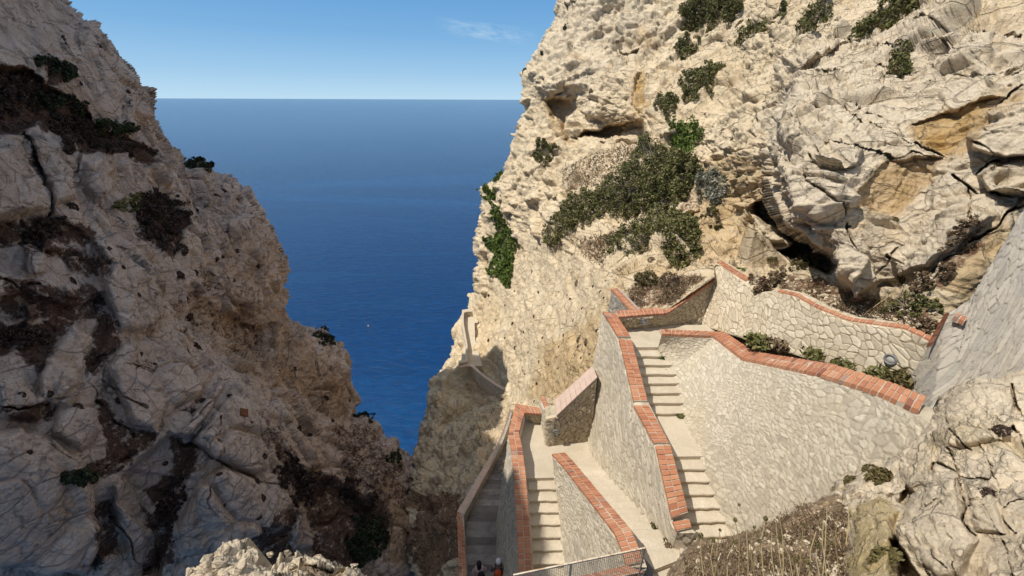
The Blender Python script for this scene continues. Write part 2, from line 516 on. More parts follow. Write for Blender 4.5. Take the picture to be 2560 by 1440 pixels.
def relief(s, scale=1.0, big=(3.6, .9, .34, .35), mid=(1.35, .30, .34, .14), small=(.5, .08, .30, .05), grain=.10, warp=.6, stretch=(1, 1, 1), amp=None, seed=0, fine=1.0):
    p = s.P.reshape(-1, 3).astype(np.float32)
    w = np.stack([fbm(p/2.6, 4, seed+100+k*10) for k in range(3)], -1)
    q = (p + w*warp)*np.array(stretch, np.float32)
    d1, _ = facets(q, big[0], seed+1, big[1], big[2], big[3])
    d2, _ = facets(q+w*.2, mid[0], seed+2, mid[1], mid[2], mid[3], .10)
    d3, _ = facets(q, small[0], seed+3, small[1], small[2], small[3], .14)
    tt = s.D0.ravel()
    for sc, lo, hi in ((.17, 0, 20), (.36, 13, 36), (.95, 32, 99)):
        wt = sstep(lo*.8, lo*1.15+.01, tt)*(1-sstep(hi*.85, hi*1.2, tt))
        if wt.max() < .02: continue
        k = wt > .01
        dk, _ = facets((p[k]+w[k]*.25)*np.array([1, 1, 1.2], np.float32), sc, seed+int(sc*100), sc*.22, .30, sc*.13, .14)
        dk = dk*(.45 if sc > .9 else .8 if sc > .3 else 1.0)
        d3 = d3.copy(); d3[k] += dk*wt[k]*fine
    g = fbm(p/.9, 4, seed+5, .55)*grain + fbm(p/5.0, 3, seed+6)*grain*3
    d = (d1+d2+d3)*scale + g
    if amp is not None: d = d*amp.ravel()
    return d

# ------------------------------------------------------------------ left cliff (in shade)
LC_OUT = [(-900, -700), (100, -700), (118, -110), (150, -40), (172, -2), (195, 10), (215, 40), (242, 50), (262, 72), (285, 112), (312, 142), (345, 180), (368, 212), (385, 232), (397, 262),
          (402, 295), (415, 325), (432, 355), (444, 372), (468, 392), (474, 402), (500, 400), (528, 410), (540, 432), (560, 432), (592, 445), (618, 472), (636, 500), (655, 530), (682, 570),
          (702, 605), (718, 645), (724, 672), (724, 702), (716, 742), (712, 782), (735, 800), (766, 812), (800, 820), (828, 836), (850, 862), (874, 886), (884, 925), (884, 962), (894, 985),
          (896, 1012), (886, 1042), (905, 1032), (930, 1046), (950, 1066), (962, 1092), (975, 1090), (990, 1086), (1000, 1098), (1004, 1120), (1024, 1130), (1042, 1158), (1056, 1184),
          (1078, 1222), (1098, 1246), (1075, 1262), (1062, 1300), (1058, 1360), (1052, 1440), (1050, 1750), (-900, 1750)]
LC_CTRL = [(0, 0, 18), (100, -100, 21), (250, 80, 24), (170, 0, 23), (380, 240, 29), (200, 200, 21.5), (0, 250, 16), (100, 420, 17.5), (300, 400, 23), (420, 380, 30), (0, 550, 14.5), (250, 600, 19.5),
           (450, 560, 28), (500, 500, 33), (600, 480, 37), (700, 650, 40), (700, 750, 39), (580, 650, 33), (600, 850, 33), (400, 750, 22), (200, 800, 16.5), (0, 800, 13.5), (0, 1000, 13), (200, 1000, 15.5),
           (400, 950, 19.5), (600, 1000, 23.5), (700, 900, 33), (850, 900, 41), (880, 1030, 40), (780, 1050, 33), (700, 1150, 24.5), (0, 1200, 13), (0, 1440, 13.5), (200, 1250, 15), (400, 1250, 18),
           (600, 1250, 21), (700, 1300, 23), (850, 1250, 29), (950, 1150, 36), (1030, 1180, 39), (1080, 1250, 36), (950, 1300, 30), (1030, 1420, 28), (850, 1400, 26), (600, 1440, 22), (300, 1440, 17.5),
           (500, 1600, 21), (0, 1600, 15), (900, 1600, 27), (-300, 0, 15), (-300, 700, 12), (-300, 1400, 12), (-300, -300, 17), (-800, 0, 13), (-800, 1400, 11), (-800, -600, 16), (100, -600, 26)]
def build_left_cliff():
    s = Surf((-800, -560, 1110, 1560), STEP, LC_CTRL, 9, 60)
    sd = sdist(s.X, s.Y, LC_OUT)
    s.D += 0.10*s.D0*(1-np.clip(sd/70, 0, 1))**2.2
    # buttresses: far faces step back behind the near one
    s.poly([(440, 360), (470, 470), (492, 560), (505, 640), (520, 740), (470, 790), (520, 900), (640, 960), (760, 1100), (1200, 1300), (1200, 300)], 1.6, 14)
    s.poly([(712, 740), (700, 830), (690, 900), (720, 1000), (760, 1080), (1200, 1200), (1200, 700)], 2.2, 16)
    s.poly([(880, 1035), (800, 1080), (760, 1160), (800, 1300), (860, 1440), (1200, 1500), (1200, 1000)], 1.0, 20)
    # recessed shelves with growth
    s.poly([(-200, 175), (60, 165), (130, 215), (205, 262), (262, 318), (320, 330), (398, 372), (392, 402), (330, 378), (258, 372), (205, 384), (180, 345), (110, 312), (60, 335), (-200, 360)], 0.9, 16)
    s.poly([(275, 505), (360, 480), (440, 520), (470, 560), (440, 650), (400, 640), (330, 600)], 0.8, 14)
    s.poly([(-50, 560), (40, 520), (120, 520), (240, 590), (300, 660), (260, 720), (200, 760), (120, 700), (-50, 680)], .6, 25)
    s.poly([(-100, 760), (60, 720), (180, 760), (260, 720), (300, 800), (250, 900), (210, 960), (120, 900), (-100, 900)], .6, 22)
    s.poly([(480, 700), (540, 760), (640, 820), (700, 790), (690, 900), (560, 900), (520, 850), (430, 800)], 1.2, 20)
    s.poly([(300, 1190), (380, 1120), (420, 1085), (540, 1090), (470, 1180), (430, 1330), (400, 1440), (330, 1440), (370, 1330), (300, 1260)], .7, 20)
    s.poly([(700, 1080), (760, 1180), (850, 1210), (950, 1280), (900, 1420), (720, 1420), (740, 1280), (690, 1180)], 1.1, 25)
    # big blocks standing proud
    for pts, dz in (
        ([(480, 1110), (590, 945), (640, 1010), (690, 1100), (690, 1165), (640, 1190), (560, 1160)], -.9),
        ([(440, 1085), (540, 960), (552, 975), (520, 1040), (470, 1100)], -.5),
        ([(480, 1105), (535, 1045), (552, 1070), (556, 1140), (540, 1155)], -.5),
        ([(265, 920), (300, 850), (380, 845), (500, 890), (532, 940), (500, 990), (430, 1020), (400, 1090), (330, 1070), (300, 1000)], -.9),
        ([(430, 1330), (480, 1210), (560, 1160), (700, 1220), (738, 1250), (720, 1320), (640, 1370), (520, 1390), (450, 1400)], -1.1),
        ([(280, 1210), (330, 1180), (380, 1280), (390, 1400), (340, 1440), (300, 1340)], -.6),
        ([(-40, 340), (60, 350), (120, 440), (120, 520), (40, 560), (-40, 560)], -.8),
        ([(75, 330), (190, 360), (200, 440), (185, 500), (130, 520), (124, 440)], -.6),
        ([(215, 400), (300, 350), (330, 390), (330, 470), (230, 510), (210, 470)], -.6),
        ([(340, 390), (400, 400), (430, 440), (420, 520), (360, 480)], -.4),
        ([(235, 600), (280, 580), (330, 640), (420, 700), (430, 760), (400, 830), (300, 830), (270, 760), (240, 680)], -.9),
        ([(130, 870), (190, 800), (245, 840), (230, 900), (200, 960), (190, 1020), (100, 1010), (100, 930)], -.6),
        ([(-20, 940), (60, 930), (120, 1000), (110, 1060), (0, 1050)], -.5),
        ([(-40, 1080), (60, 1060), (200, 1150), (240, 1230), (260, 1330), (220, 1440), (-40, 1440)], -.9),
        ([(150, 1010), (240, 1005), (250, 1080), (200, 1130), (120, 1090)], -.4),
        ([(240, 1380), (340, 1370), (350, 1500), (230, 1500)], -.5),
        ([(740, 1260), (780, 1250), (805, 1300), (800, 1370), (730, 1390), (725, 1330)], -.7),
        ([(530, 740), (560, 560), (620, 500), (700, 640), (715, 720), (640, 790), (580, 760)], -.7),
        ([(60, 610), (120, 620), (120, 680), (80, 690)], -.5), ([(105, 595), (165, 590), (165, 630), (110, 630)], -.45), ([(85, 630), (120, 640), (118, 680), (95, 685)], -.45),
        ([(170, 640), (205, 630), (205, 670), (180, 680)], -.4), ([(65, 760), (105, 755), (105, 795), (70, 800)], -.5), ([(165, 710), (205, 715), (200, 750), (165, 745)], -.5),
        ([(550, 880), (640, 860), (690, 960), (720, 1080), (680, 1080), (640, 990), (590, 935)], .5),
    ):
        s.dome(pts, dz*1.1, .35)
    for pts, wd, dp in (
        ([(170, 95), (180, 150), (195, 200), (205, 215)], 6, .7), ([(70, 335), (95, 375), (120, 440), (124, 500), (118, 545)], 9, 1.0), ([(205, 375), (200, 420), (190, 470)], 10, .9),
        ([(455, 430), (480, 480), (497, 530), (500, 600), (515, 660), (530, 690)], 8, 1.6), ([(435, 480), (450, 520), (470, 530)], 5, .5),
        ([(440, 1082), (480, 1050), (520, 1010), (552, 975), (560, 945)], 6, .9), ([(480, 1105), (520, 1060), (555, 1010), (560, 1000)], 5, .7), ([(545, 1050), (545, 1080), (553, 1130), (548, 1150)], 5, .9),
        ([(420, 1085), (450, 1110), (500, 1115), (560, 1160), (640, 1192), (700, 1215)], 8, .8), ([(310, 860), (250, 900), (205, 960), (150, 1000)], 14, .8), ([(-20, 1020), (60, 1025), (130, 1010)], 7, .6),
        ([(210, 965), (250, 1000), (300, 1060), (340, 1085)], 9, .7), ([(100, 1090), (150, 1140), (200, 1165)], 4, .35), ([(285, 1230), (290, 1290), (310, 1330), (360, 1420)], 6, .6),
        ([(380, 1020), (300, 980), (250, 950)], 8, .5), ([(150, 1195), (200, 1190), (300, 1150), (330, 1140)], 10, .5), ([(470, 470), (560, 560), (590, 620), (640, 660), (660, 670)], 3, .5),
        ([(600, 560), (630, 620), (650, 650)], 3, .45), ([(560, 680), (580, 740), (590, 790)], 5, .6), ([(440, 790), (470, 850), (500, 880)], 8, .7), ([(330, 785), (370, 770), (430, 760)], 3, .3),
        ([(300, 560), (260, 520), (240, 480)], 6, .4), ([(730, 1120), (740, 1180), (735, 1220)], 7, .6), ([(720, 1330), (640, 1400), (560, 1420)], 8, .7), ([(310, 905), (380, 930), (430, 925)], 4, .35),
        ([(250, 40), (200, 60), (205, 120)], 4, .4), ([(330, 230), (300, 290), (260, 330)], 4, .4), ([(640, 820), (660, 900), (650, 980)], 7, .7), ([(720, 860), (735, 940), (740, 1010)], 7, .8), ([(780, 880), (790, 960), (800, 1040)], 6, .7), ([(830, 920), (840, 1000)], 5, .6),
        ([(0, 700), (60, 720), (110, 715)], 7, .5), ([(280, 640), (330, 650), (390, 690)], 4, .4), ([(540, 1190), (520, 1250), (545, 1290)], 4, .35),
    ):
        s.crack(pts, wd*.7, dp*.5, jit=1.1, lip=.15)
        s.paint_line('soil', pts, wd*.6, .36)
    soil = [
        ([(-300, 165), (60, 165), (130, 215), (205, 262), (262, 318), (320, 330), (398, 372), (392, 405), (330, 378), (258, 372), (205, 384), (180, 345), (110, 312), (60, 335), (-300, 345)], 1.0),
        ([(80, 150), (170, 165), (185, 200), (120, 210)], .8), ([(340, 500), (440, 520), (470, 560), (430, 655), (395, 640), (330, 600)], .8),
        ([(0, 560), (100, 540), (230, 555), (250, 600), (200, 620), (60, 600), (0, 620)], .75), ([(60, 600), (200, 610), (290, 640), (270, 700), (200, 690), (150, 640), (60, 640)], .7),
        ([(0, 690), (90, 700), (150, 720), (240, 710), (280, 770), (240, 800), (120, 800), (0, 790)], .75), ([(0, 810), (120, 800), (180, 770), (200, 800), (150, 850), (110, 920), (40, 890), (0, 900)], .85),
        ([(245, 760), (290, 800), (300, 850), (260, 920), (220, 950), (210, 900), (250, 850)], .85), ([(0, 1010), (110, 1000), (150, 1020), (140, 1060), (60, 1060), (0, 1040)], .75),
        ([(250, 985), (330, 1060), (400, 1075), (380, 1120), (300, 1180), (220, 1200), (160, 1210), (150, 1190), (260, 1130), (250, 1060)], .75),
        ([(420, 1090), (500, 1115), (490, 1180), (440, 1210), (400, 1270), (370, 1230), (430, 1170)], .85), ([(360, 1260), (430, 1300), (440, 1400), (380, 1440), (350, 1440), (380, 1350)], .7),
        ([(480, 690), (540, 760), (640, 800), (690, 800), (640, 900), (560, 880), (500, 820), (430, 790)], .42),
        ([(690, 1090), (760, 1170), (860, 1200), (960, 1250), (980, 1330), (900, 1430), (760, 1430), (800, 1330), (760, 1270), (700, 1190)], .78), ([(620, 1040), (700, 1060), (760, 1140), (700, 1140)], .5),
        ([(820, 1050), (930, 1070), (1000, 1150), (1060, 1240), (1000, 1290), (900, 1210), (820, 1130)], .55), ([(560, 1395), (720, 1330), (740, 1400), (600, 1440)], .8), ([(500, 640), (540, 690), (560, 740), (520, 740)], .6),
        ([(440, 1030), (480, 990), (500, 1000), (470, 1060)], .6), ([(340, 900), (420, 890), (400, 930), (330, 930)], .5), ([(-300, 640), (-100, 600), (-50, 900), (-300, 950)], .8),
        ([(240, 1240), (290, 1260), (300, 1340), (240, 1440), (220, 1400)], .75), ([(640, 1330), (740, 1250), (760, 1290), (700, 1360), (600, 1400)], .7),
    ]
    for pts, v in soil: s.paint('soil', pts, v, 14)
    for pts, v in (([(160, 200), (230, 250), (260, 290), (210, 270), (170, 230)], .8), ([(350, 225), (400, 300), (425, 380), (400, 370), (370, 280)], .5), ([(500, 760), (700, 780), (880, 980), (860, 1040), (600, 940)], .75),
                   ([(540, 560), (700, 620), (715, 760), (560, 740)], .35), ([(350, 850), (380, 870), (350, 900)], .9), ([(920, 1180), (1060, 1250), (1040, 1440), (950, 1400)], .9), ([(700, 1080), (900, 1060), (1090, 1240), (1050, 1440), (760, 1440), (740, 1250)], .45), ([(400, 520), (480, 600), (440, 640)], .5),
                   ([(330, 690), (420, 710), (400, 770), (300, 760)], .3), ([(560, 1000), (610, 1060), (640, 1090), (600, 1075)], .3)):
        s.paint('stain', pts, v, 25)
    s.attr.setdefault('soil', np.zeros(s.shape, np.float32))
    s.points()
    # vertical grooving on the far buttresses
    far = sstep(26, 34, s.D0)
    p = s.P.reshape(-1, 3)
    gro = fbm(p*np.array([.9, .9, .16]), 4, 77, .6, ridged=True)*.45
    d = relief(s, .62, big=(3.4, .8, .34, .40), mid=(1.3, .34, .36, .18), small=(.46, .09, .32, .07), grain=.07, stretch=(1, 1, .75), warp=.35, seed=11)*(.55+.75*sstep(14, 34, s.D0)).ravel() + gro*far.ravel()
    s.displace(d.reshape(s.shape))
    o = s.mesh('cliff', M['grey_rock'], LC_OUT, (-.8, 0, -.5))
    tag(o, 'shaded grey fractured limestone cliff rising on the left of the gorge', None, None, 'structure')
    return s
LC = build_left_cliff()

def build_crest():                  # the cliff goes on up and back to the left, out of the frame
    prof = [(-19.5, -16, 15), (-18.2, -6, 16.2), (-17.6, 2, 16.8), (-17.6, 8, 16.4), (-20.5, 15, 14.2), (-24.0, 21, 10.2), (-26.0, 27, 7.8), (-29.5, 31, 5.8), (-40, 36, 2)]
    n, mrow = 160, 40
    k = np.linspace(0, len(prof)-1, n)
    pr = np.array(prof, float)
    line = np.stack([np.interp(k, range(len(prof)), pr[:, c]) for c in range(3)], -1)
    P = np.zeros((mrow, n, 3), np.float32)
    for i in range(mrow):
        v = i/(mrow-1)
        if v < .5:
            a = v/.5
            P[i] = np.stack([line[:, 0]-3.2*(1-a)*0+(-1.0)*(1-a), line[:, 1]+0*a, -14+(line[:, 2]+14)*a], -1)
        else:
            a = (v-.5)/.5
            P[i] = np.stack([line[:, 0]-16*a, line[:, 1]+4*a, line[:, 2]+1.0*a-18*a*a*a], -1)
    q = P.reshape(-1, 3)
    d, _ = facets(q, 3.0, 51, 1.6, .4, .4)
    q2 = q + np.stack([d*.5, d*.1, d*.6+fbm(q/2.5, 3, 52)*.6], -1)
    idx = np.arange(mrow*n).reshape(mrow, n)
    Fq = np.stack([idx[:-1, :-1].ravel(), idx[:-1, 1:].ravel(), idx[1:, 1:].ravel(), idx[1:, :-1].ravel()], -1)
    o = mesh_obj('cliff', q2, Fq, M['grey_rock'])
    tag(o, 'upper crest of the left cliff continuing behind its shaded face', None, None, 'structure')
build_crest()

# ------------------------------------------------------------------ right cliff (sunlit)
RC_OUT = [(1396, -500), (1394, -120), (1386, 5), (1388, 40), (1378, 62), (1356, 92), (1340, 125), (1322, 150), (1306, 172), (1294, 190), (1298, 215), (1302, 240), (1308, 262), (1300, 300), (1288, 330), (1280, 362),
          (1266, 402), (1256, 430), (1240, 442), (1215, 462), (1199, 476), (1202, 498), (1192, 520), (1198, 552), (1192, 586), (1180, 606), (1178, 632), (1190, 660), (1182, 690), (1184, 715), (1172, 742),
          (1172, 776), (1160, 782), (1148, 800), (1132, 822), (1128, 850), (1130, 880), (1120, 905), (1104, 930), (1082, 962), (1064, 984), (1066, 1004), (1058, 1030), (1048, 1056), (1044, 1100), (1040, 1150),
          (1036, 1300), (1036, 1700), (3200, 1700), (3200, -500)]
RC_CTRL = [(1540, 800, 19.5), (1600, 950, 18.2), (1650, 1200, 15.5), (1700, 1400, 14), (1400, 1200, 19.5), (1400, 1400, 17.5), (1300, 1300, 20), (1220, 1300, 24), (1160, 1440, 20.5), (1100, 1400, 25), (1100, 1300, 28), (1150, 1200, 31),
           (1200, 1100, 37), (1080, 1100, 46), (1060, 1000, 52), (1260, 1040, 42), (1270, 980, 47), (1180, 905, 57), (1172, 790, 69), (1195, 790, 69), (1230, 700, 67), (1250, 600, 70), (1200, 600, 72), (1300, 900, 46), (1350, 1000, 30),
           (1340, 985, 32), (1440, 930, 22.5), (1480, 880, 21), (1500, 800, 21), (1500, 740, 24), (1530, 700, 22.5), (1400, 850, 30), (1350, 800, 40), (1300, 800, 50), (1250, 850, 54), (1450, 750, 30), (1400, 650, 42),
           (1320, 600, 55), (1500, 650, 30), (1600, 680, 22), (1650, 720, 18.6), (1570, 745, 18.9), (1720, 720, 17.8), (1600, 758, 18.2), (1700, 740, 17.6), (1760, 670, 18.7), (1800, 640, 19), (1850, 680, 17.2), (1900, 700, 16.2),
           (2000, 738, 13.8), (2100, 780, 12), (2250, 802, 10.2), (2310, 835, 9.6), (2350, 760, 9.8), (2200, 740, 12.2), (2050, 690, 15), (1950, 655, 18), (2400, 690, 9.6), (2500, 560, 9.9), (2560, 480, 10.6), (2700, 400, 10.2),
           (2150, 720, 12.4), (2100, 670, 13.5), (2050, 620, 14.2), (1960, 540, 16), (1920, 470, 17.5), (1895, 410, 19.5), (1870, 560, 21), (1840, 500, 25), (1800, 600, 21), (1900, 625, 19), (2300, 500, 12.3), (2200, 400, 13.5),
           (2100, 300, 16), (2000, 250, 20), (1900, 300, 24), (2400, 300, 12.2), (2560, 250, 11), (2450, 100, 14), (2560, 0, 16), (2300, 50, 20), (2150, 100, 23), (2000, 50, 30), (2700, 100, 12), (2300, -150, 25), (1900, -100, 45),
           (1750, 450, 30), (1650, 480, 32), (1700, 580, 26), (1600, 600, 30), (1500, 560, 36), (1420, 560, 42), (1750, 330, 34), (1800, 250, 35), (1850, 150, 38), (1700, 200, 43), (1700, 50, 50), (1650, 300, 40), (1560, 380, 44),
           (1450, 400, 50), (1380, 420, 54), (1300, 450, 60), (1600, 150, 52), (1500, 200, 54), (1400, 150, 60), (1340, 220, 64), (1400, 30, 64), (1310, 320, 64), (1560, 280, 50), (1550, 20, 56), (1400, -150, 70), (1600, -200, 62),
           (1900, 900, 15.5), (1900, 1100, 14), (2200, 1000, 11.5), (2300, 950, 11), (2100, 880, 12.8), (2500, 850, 10.5), (2600, 700, 9.8), (2300, 1300, 11), (2600, 1200, 10), (2000, 1400, 12), (2600, 1500, 10)]
OUTCROP = [(1888, 395), (1893, 455), (1924, 512), (1950, 575), (2008, 602), (2078, 640), (2092, 668), (2084, 694), (2102, 722), (2150, 738), (2205, 702), (2280, 692), (2330, 680), (2430, 602), (2500, 560), (2560, 512), (2900, 350),
           (2900, -500), (2100, -200), (2060, 40), (1980, 140), (1930, 130), (1940, 190), (1960, 230), (1930, 290)]
def build_right_cliff():
    s = Surf((1036, -150, 2960, 1500), STEP, RC_CTRL, 8, 80)
    sd = sdist(s.X, s.Y, RC_OUT)
    s.D += 0.09*s.D0*(1-np.clip(sd/60, 0, 1))**2.2
    # caves and overhangs of the far headland
    s.poly([(1300, 175), (1400, 130), (1560, 120), (1640, 170), (1640, 300), (1560, 310), (1460, 300), (1450, 235), (1360, 240), (1310, 240)], -2.2, 30)
    s.poly([(1356, 250), (1395, 236), (1448, 240), (1452, 268), (1428, 296), (1412, 330), (1440, 352), (1420, 362), (1395, 330), (1372, 285)], 5.0, 20, 1.2)
    s.poly([(1430, 344), (1470, 326), (1540, 312), (1608, 304), (1618, 318), (1616, 362), (1560, 352), (1490, 350)], 6.0, 13, 1.0)
    s.poly([(1490, 350), (1560, 352), (1616, 362), (1600, 375), (1500, 365)], 1.5, 8)
    s.poly([(1540, 120), (1585, 128), (1605, 120), (1600, 145), (1570, 150)], 1.4, 6)
    s.poly([(1410, 10), (1450, 0), (1460, -30), (1440, 30), (1420, 48)], 1.6, 8)
    s.poly([(1570, 260), (1585, 200), (1612, 165), (1622, 215), (1612, 262), (1590, 300)], 1.0, 8)
    # outcrop overhanging the yellow ground
    so_ = sdist(s.X+s.jx*.5, s.Y+s.jy*.5, OUTCROP)
    s.D += -1.0*sstep(-1, 9, so_)*(1-sstep(2150, 2420, s.X+s.Y*.15))
    s.paint('grey', [(1900, 300), (1960, 150), (2100, 60), (2560, 60), (2900, 100), (2900, 400), (2560, 510), (2330, 690), (2150, 740), (2080, 650), (1950, 575), (1888, 400)], .8, 40)
    s.paint('grey', [(1030, 1300), (1050, 1000), (1150, 915), (1290, 1000), (1270, 1120), (1150, 1260)], .45, 20)
    s.paint('grey', [(1300, 150), (1420, -80), (1700, 60), (1600, 160), (1420, 230)], .45, 40)
    s.poly([(1546, 792), (1668, 778), (1786, 694), (1789, 660), (1864, 708), (1885, 738), (1942, 733), (1990, 745), (2042, 775), (2120, 806), (2262, 828), (2326, 859), (2372, 788), (2430, 752), (2462, 694), (2560, 526), (2760, 235), (2760, 1600), (1300, 1600), (1450, 1100)], 2.2, 4, 0)
    s.poly([(1884, 450), (1893, 448), (1926, 508), (1953, 570), (2010, 598), (2080, 636), (2096, 668), (2086, 696), (2030, 676), (1966, 648), (1956, 626), (1980, 606), (1930, 578), (1888, 540), (1882, 495)], 4.4, 12, .7)
    s.poly([(1668, 345), (1690, 338), (1740, 352), (1790, 352), (1800, 372), (1740, 375)], .8, 6)
    s.poly([(1800, 375), (1850, 398), (1860, 392), (1848, 372)], .8, 6)
    # slabs, spurs and recesses of the outcrop
    s.poly([(1930, 125), (1985, 170), (2020, 160), (2060, 140), (2100, 110), (2080, 60), (1990, 90)], -1.0, 7)
    s.poly([(2150, 470), (2230, 400), (2362, 396), (2352, 416), (2285, 500), (2225, 545), (2160, 530)], .34, 7, .8)
    s.poly([(2280, 300), (2430, 240), (2520, 232), (2480, 282), (2405, 340), (2365, 396), (2305, 362)], .36, 8, .8)
    s.poly([(2405, 340), (2445, 285), (2560, 240), (2760, 200), (2760, 380), (2560, 392), (2460, 382), (2420, 370)], -.8, 8, .4)
    s.poly([(2440, 432), (2480, 402), (2560, 393), (2760, 390), (2760, 480), (2530, 492), (2470, 470)], -.6, 7, .4)
    s.poly([(2060, 365), (2160, 370), (2150, 410), (2080, 420), (2030, 400)], -.5, 6, .4)
    s.poly([(2020, 560), (2150, 570), (2180, 640), (2130, 720), (2090, 690), (2090, 650)], -.4, 10, .5)
    s.poly([(2085, 690), (2100, 640), (2150, 625), (2190, 660), (2190, 715), (2150, 738)], -.5, 8, .4)
    s.poly([(2220, 640), (2300, 560), (2400, 520), (2480, 550), (2420, 600), (2330, 670), (2240, 690)], -.4, 10, .4)
    # boulders on the slope
    for pts, dz in (([(1668, 520), (1700, 498), (1740, 500), (1748, 520), (1720, 535), (1680, 535)], -.9), ([(1718, 385), (1750, 370), (1775, 385), (1770, 410), (1730, 412)], -.8), ([(1540, 355), (1560, 345), (1585, 355), (1580, 368)], -.7),
                    ([(1610, 640), (1680, 610), (1700, 630), (1660, 660)], -.6), ([(1700, 635), (1760, 610), (1830, 620), (1840, 660), (1760, 670)], -.4), ([(1640, 320), (1700, 300), (1740, 330), (1690, 345), (1650, 345)], -.8),
                    ([(1800, 440), (1880, 440), (1885, 520), (1830, 530), (1800, 490)], -.8), ([(1560, 440), (1600, 400), (1620, 410), (1560, 460)], -.5), ([(1690, 590), (1740, 575), (1730, 600)], -.4)):
        s.dome(pts, dz, .4)
    for pts, wd, dp in (
        ([(2100, 260), (2175, 300), (2260, 350), (2362, 396)], 4, .7), ([(2060, 365), (2160, 372), (2230, 400)], 4, .6), ([(2230, 400), (2280, 385), (2330, 400)], 3, .4), ([(2330, 680), (2430, 602), (2500, 560), (2560, 512), (2700, 440)], 5, 1.0),
        ([(2405, 340), (2445, 355), (2480, 380)], 4, .7), ([(2440, 430), (2470, 405), (2500, 395)], 5, .8), ([(2380, 440), (2430, 470), (2500, 490), (2520, 500)], 5, .8), ([(2420, 470), (2425, 530), (2430, 560)], 4, .6),
        ([(2030, 400), (2040, 470), (2100, 520), (2110, 540)], 4, .5), ([(2120, 560), (2140, 620), (2160, 640)], 4, .5), ([(2060, 40), (2140, 60), (2230, 50), (2330, 70)], 3, .5), ([(2100, 100), (2180, 130), (2260, 125)], 4, .5),
        ([(2000, 190), (2080, 180), (2180, 175), (2260, 190), (2330, 160)], 4, .6), ([(2200, 60), (2290, 80), (2360, 85), (2440, 70), (2560, 75)], 4, .6), ([(2350, 100), (2430, 135), (2560, 140)], 4, .6), ([(2280, 165), (2400, 175), (2480, 165), (2560, 150)], 3, .5),
        ([(2080, 230), (2150, 260), (2230, 300), (2270, 340)], 3, .5), ([(1960, 240), (2040, 270), (2100, 300)], 3, .4), ([(1950, 330), (2010, 350), (2060, 400)], 3, .4), ([(1900, 100), (1960, 60), (2000, 0)], 4, .6),
        ([(1860, 110), (1880, 60), (1920, 10)], 4, .5), ([(1640, 170), (1700, 140), (1760, 90)], 4, .6), ([(1610, 130), (1640, 110), (1650, 60)], 4, .6), ([(1800, 290), (1820, 330), (1840, 370)], 4, .5), ([(1855, 130), (1860, 200), (1830, 250)], 5, .7),
        ([(1490, 270), (1550, 262), (1600, 270)], 3, .5), ([(1480, 300), (1560, 290), (1612, 280)], 3, .5), ([(1400, 110), (1470, 130), (1520, 120)], 3, .4), ([(1340, 150), (1400, 190), (1500, 190), (1540, 210)], 3, .4),
        ([(1280, 880), (1300, 780), (1310, 680), (1320, 560)], 6, .8), ([(1350, 850), (1380, 780), (1400, 700)], 4, .4), ([(1420, 880), (1460, 800), (1480, 760)], 6, .5), ([(1250, 500), (1260, 550), (1290, 590)], 7, 1.2), ([(1130, 960), (1150, 1030), (1130, 1150), (1120, 1240)], 4, .9),
        ([(1180, 960), (1190, 1060), (1170, 1140)], 4, .7), ([(1090, 1000), (1100, 1080), (1080, 1160)], 4, .7), ([(1700, 660), (1750, 650), (1820, 668)], 4, .5), ([(1600, 660), (1660, 665), (1690, 690)], 3, .4), ([(1780, 560), (1850, 550), (1890, 570)], 3, .3),
        ([(1790, 580), (1850, 610), (1880, 605)], 3, .3), ([(2220, 640), (2250, 660), (2245, 690)], 4, .4), ([(2190, 690), (2230, 640), (2300, 560)], 3, .4), ([(2480, 280), (2560, 200), (2700, 150)], 6, 1.0),
    ):
        s.crack(pts, wd*.85, dp*.6, jit=.9, lip=.1)
    for pts, v in (([(2150, 470), (2230, 400), (2362, 396), (2352, 416), (2285, 500), (2225, 545), (2160, 530)], .75), ([(2280, 300), (2430, 240), (2520, 232), (2480, 282), (2405, 340), (2365, 396), (2305, 362)], .95), ([(2360, 380), (2420, 330), (2480, 250), (2560, 220), (2560, 240), (2450, 300), (2400, 390)], .9),
                   ([(1570, 260), (1585, 200), (1612, 165), (1622, 215), (1612, 262), (1590, 300)], .95), ([(1500, 320), (1600, 250), (1618, 300), (1560, 320)], .5), ([(1360, 860), (1460, 800), (1500, 760), (1490, 900), (1400, 1000), (1320, 990)], .62), ([(1190, 800), (1230, 700), (1250, 800), (1240, 930), (1200, 900)], .3),
                   ([(1600, 60), (1640, 110), (1610, 130), (1590, 90)], .5), ([(1780, 380), (1890, 400), (1890, 640), (1760, 640), (1700, 600)], .55), ([(1500, 720), (1560, 680), (1540, 780), (1490, 780)], .35), ([(1530, 670), (1700, 640), (1800, 650), (1700, 690), (1600, 700)], .35),
                   ([(2100, 560), (2170, 540), (2160, 600)], .3), ([(1040, 1300), (1050, 1000), (1150, 930), (1290, 1000), (1270, 1120), (1150, 1260)], .35), ([(2480, 560), (2430, 640), (2360, 720), (2400, 740), (2520, 600)], .55), ([(1350, 240), (1420, 330), (1440, 360), (1380, 330)], .6)):
        s.paint('stain', pts, v, 14)
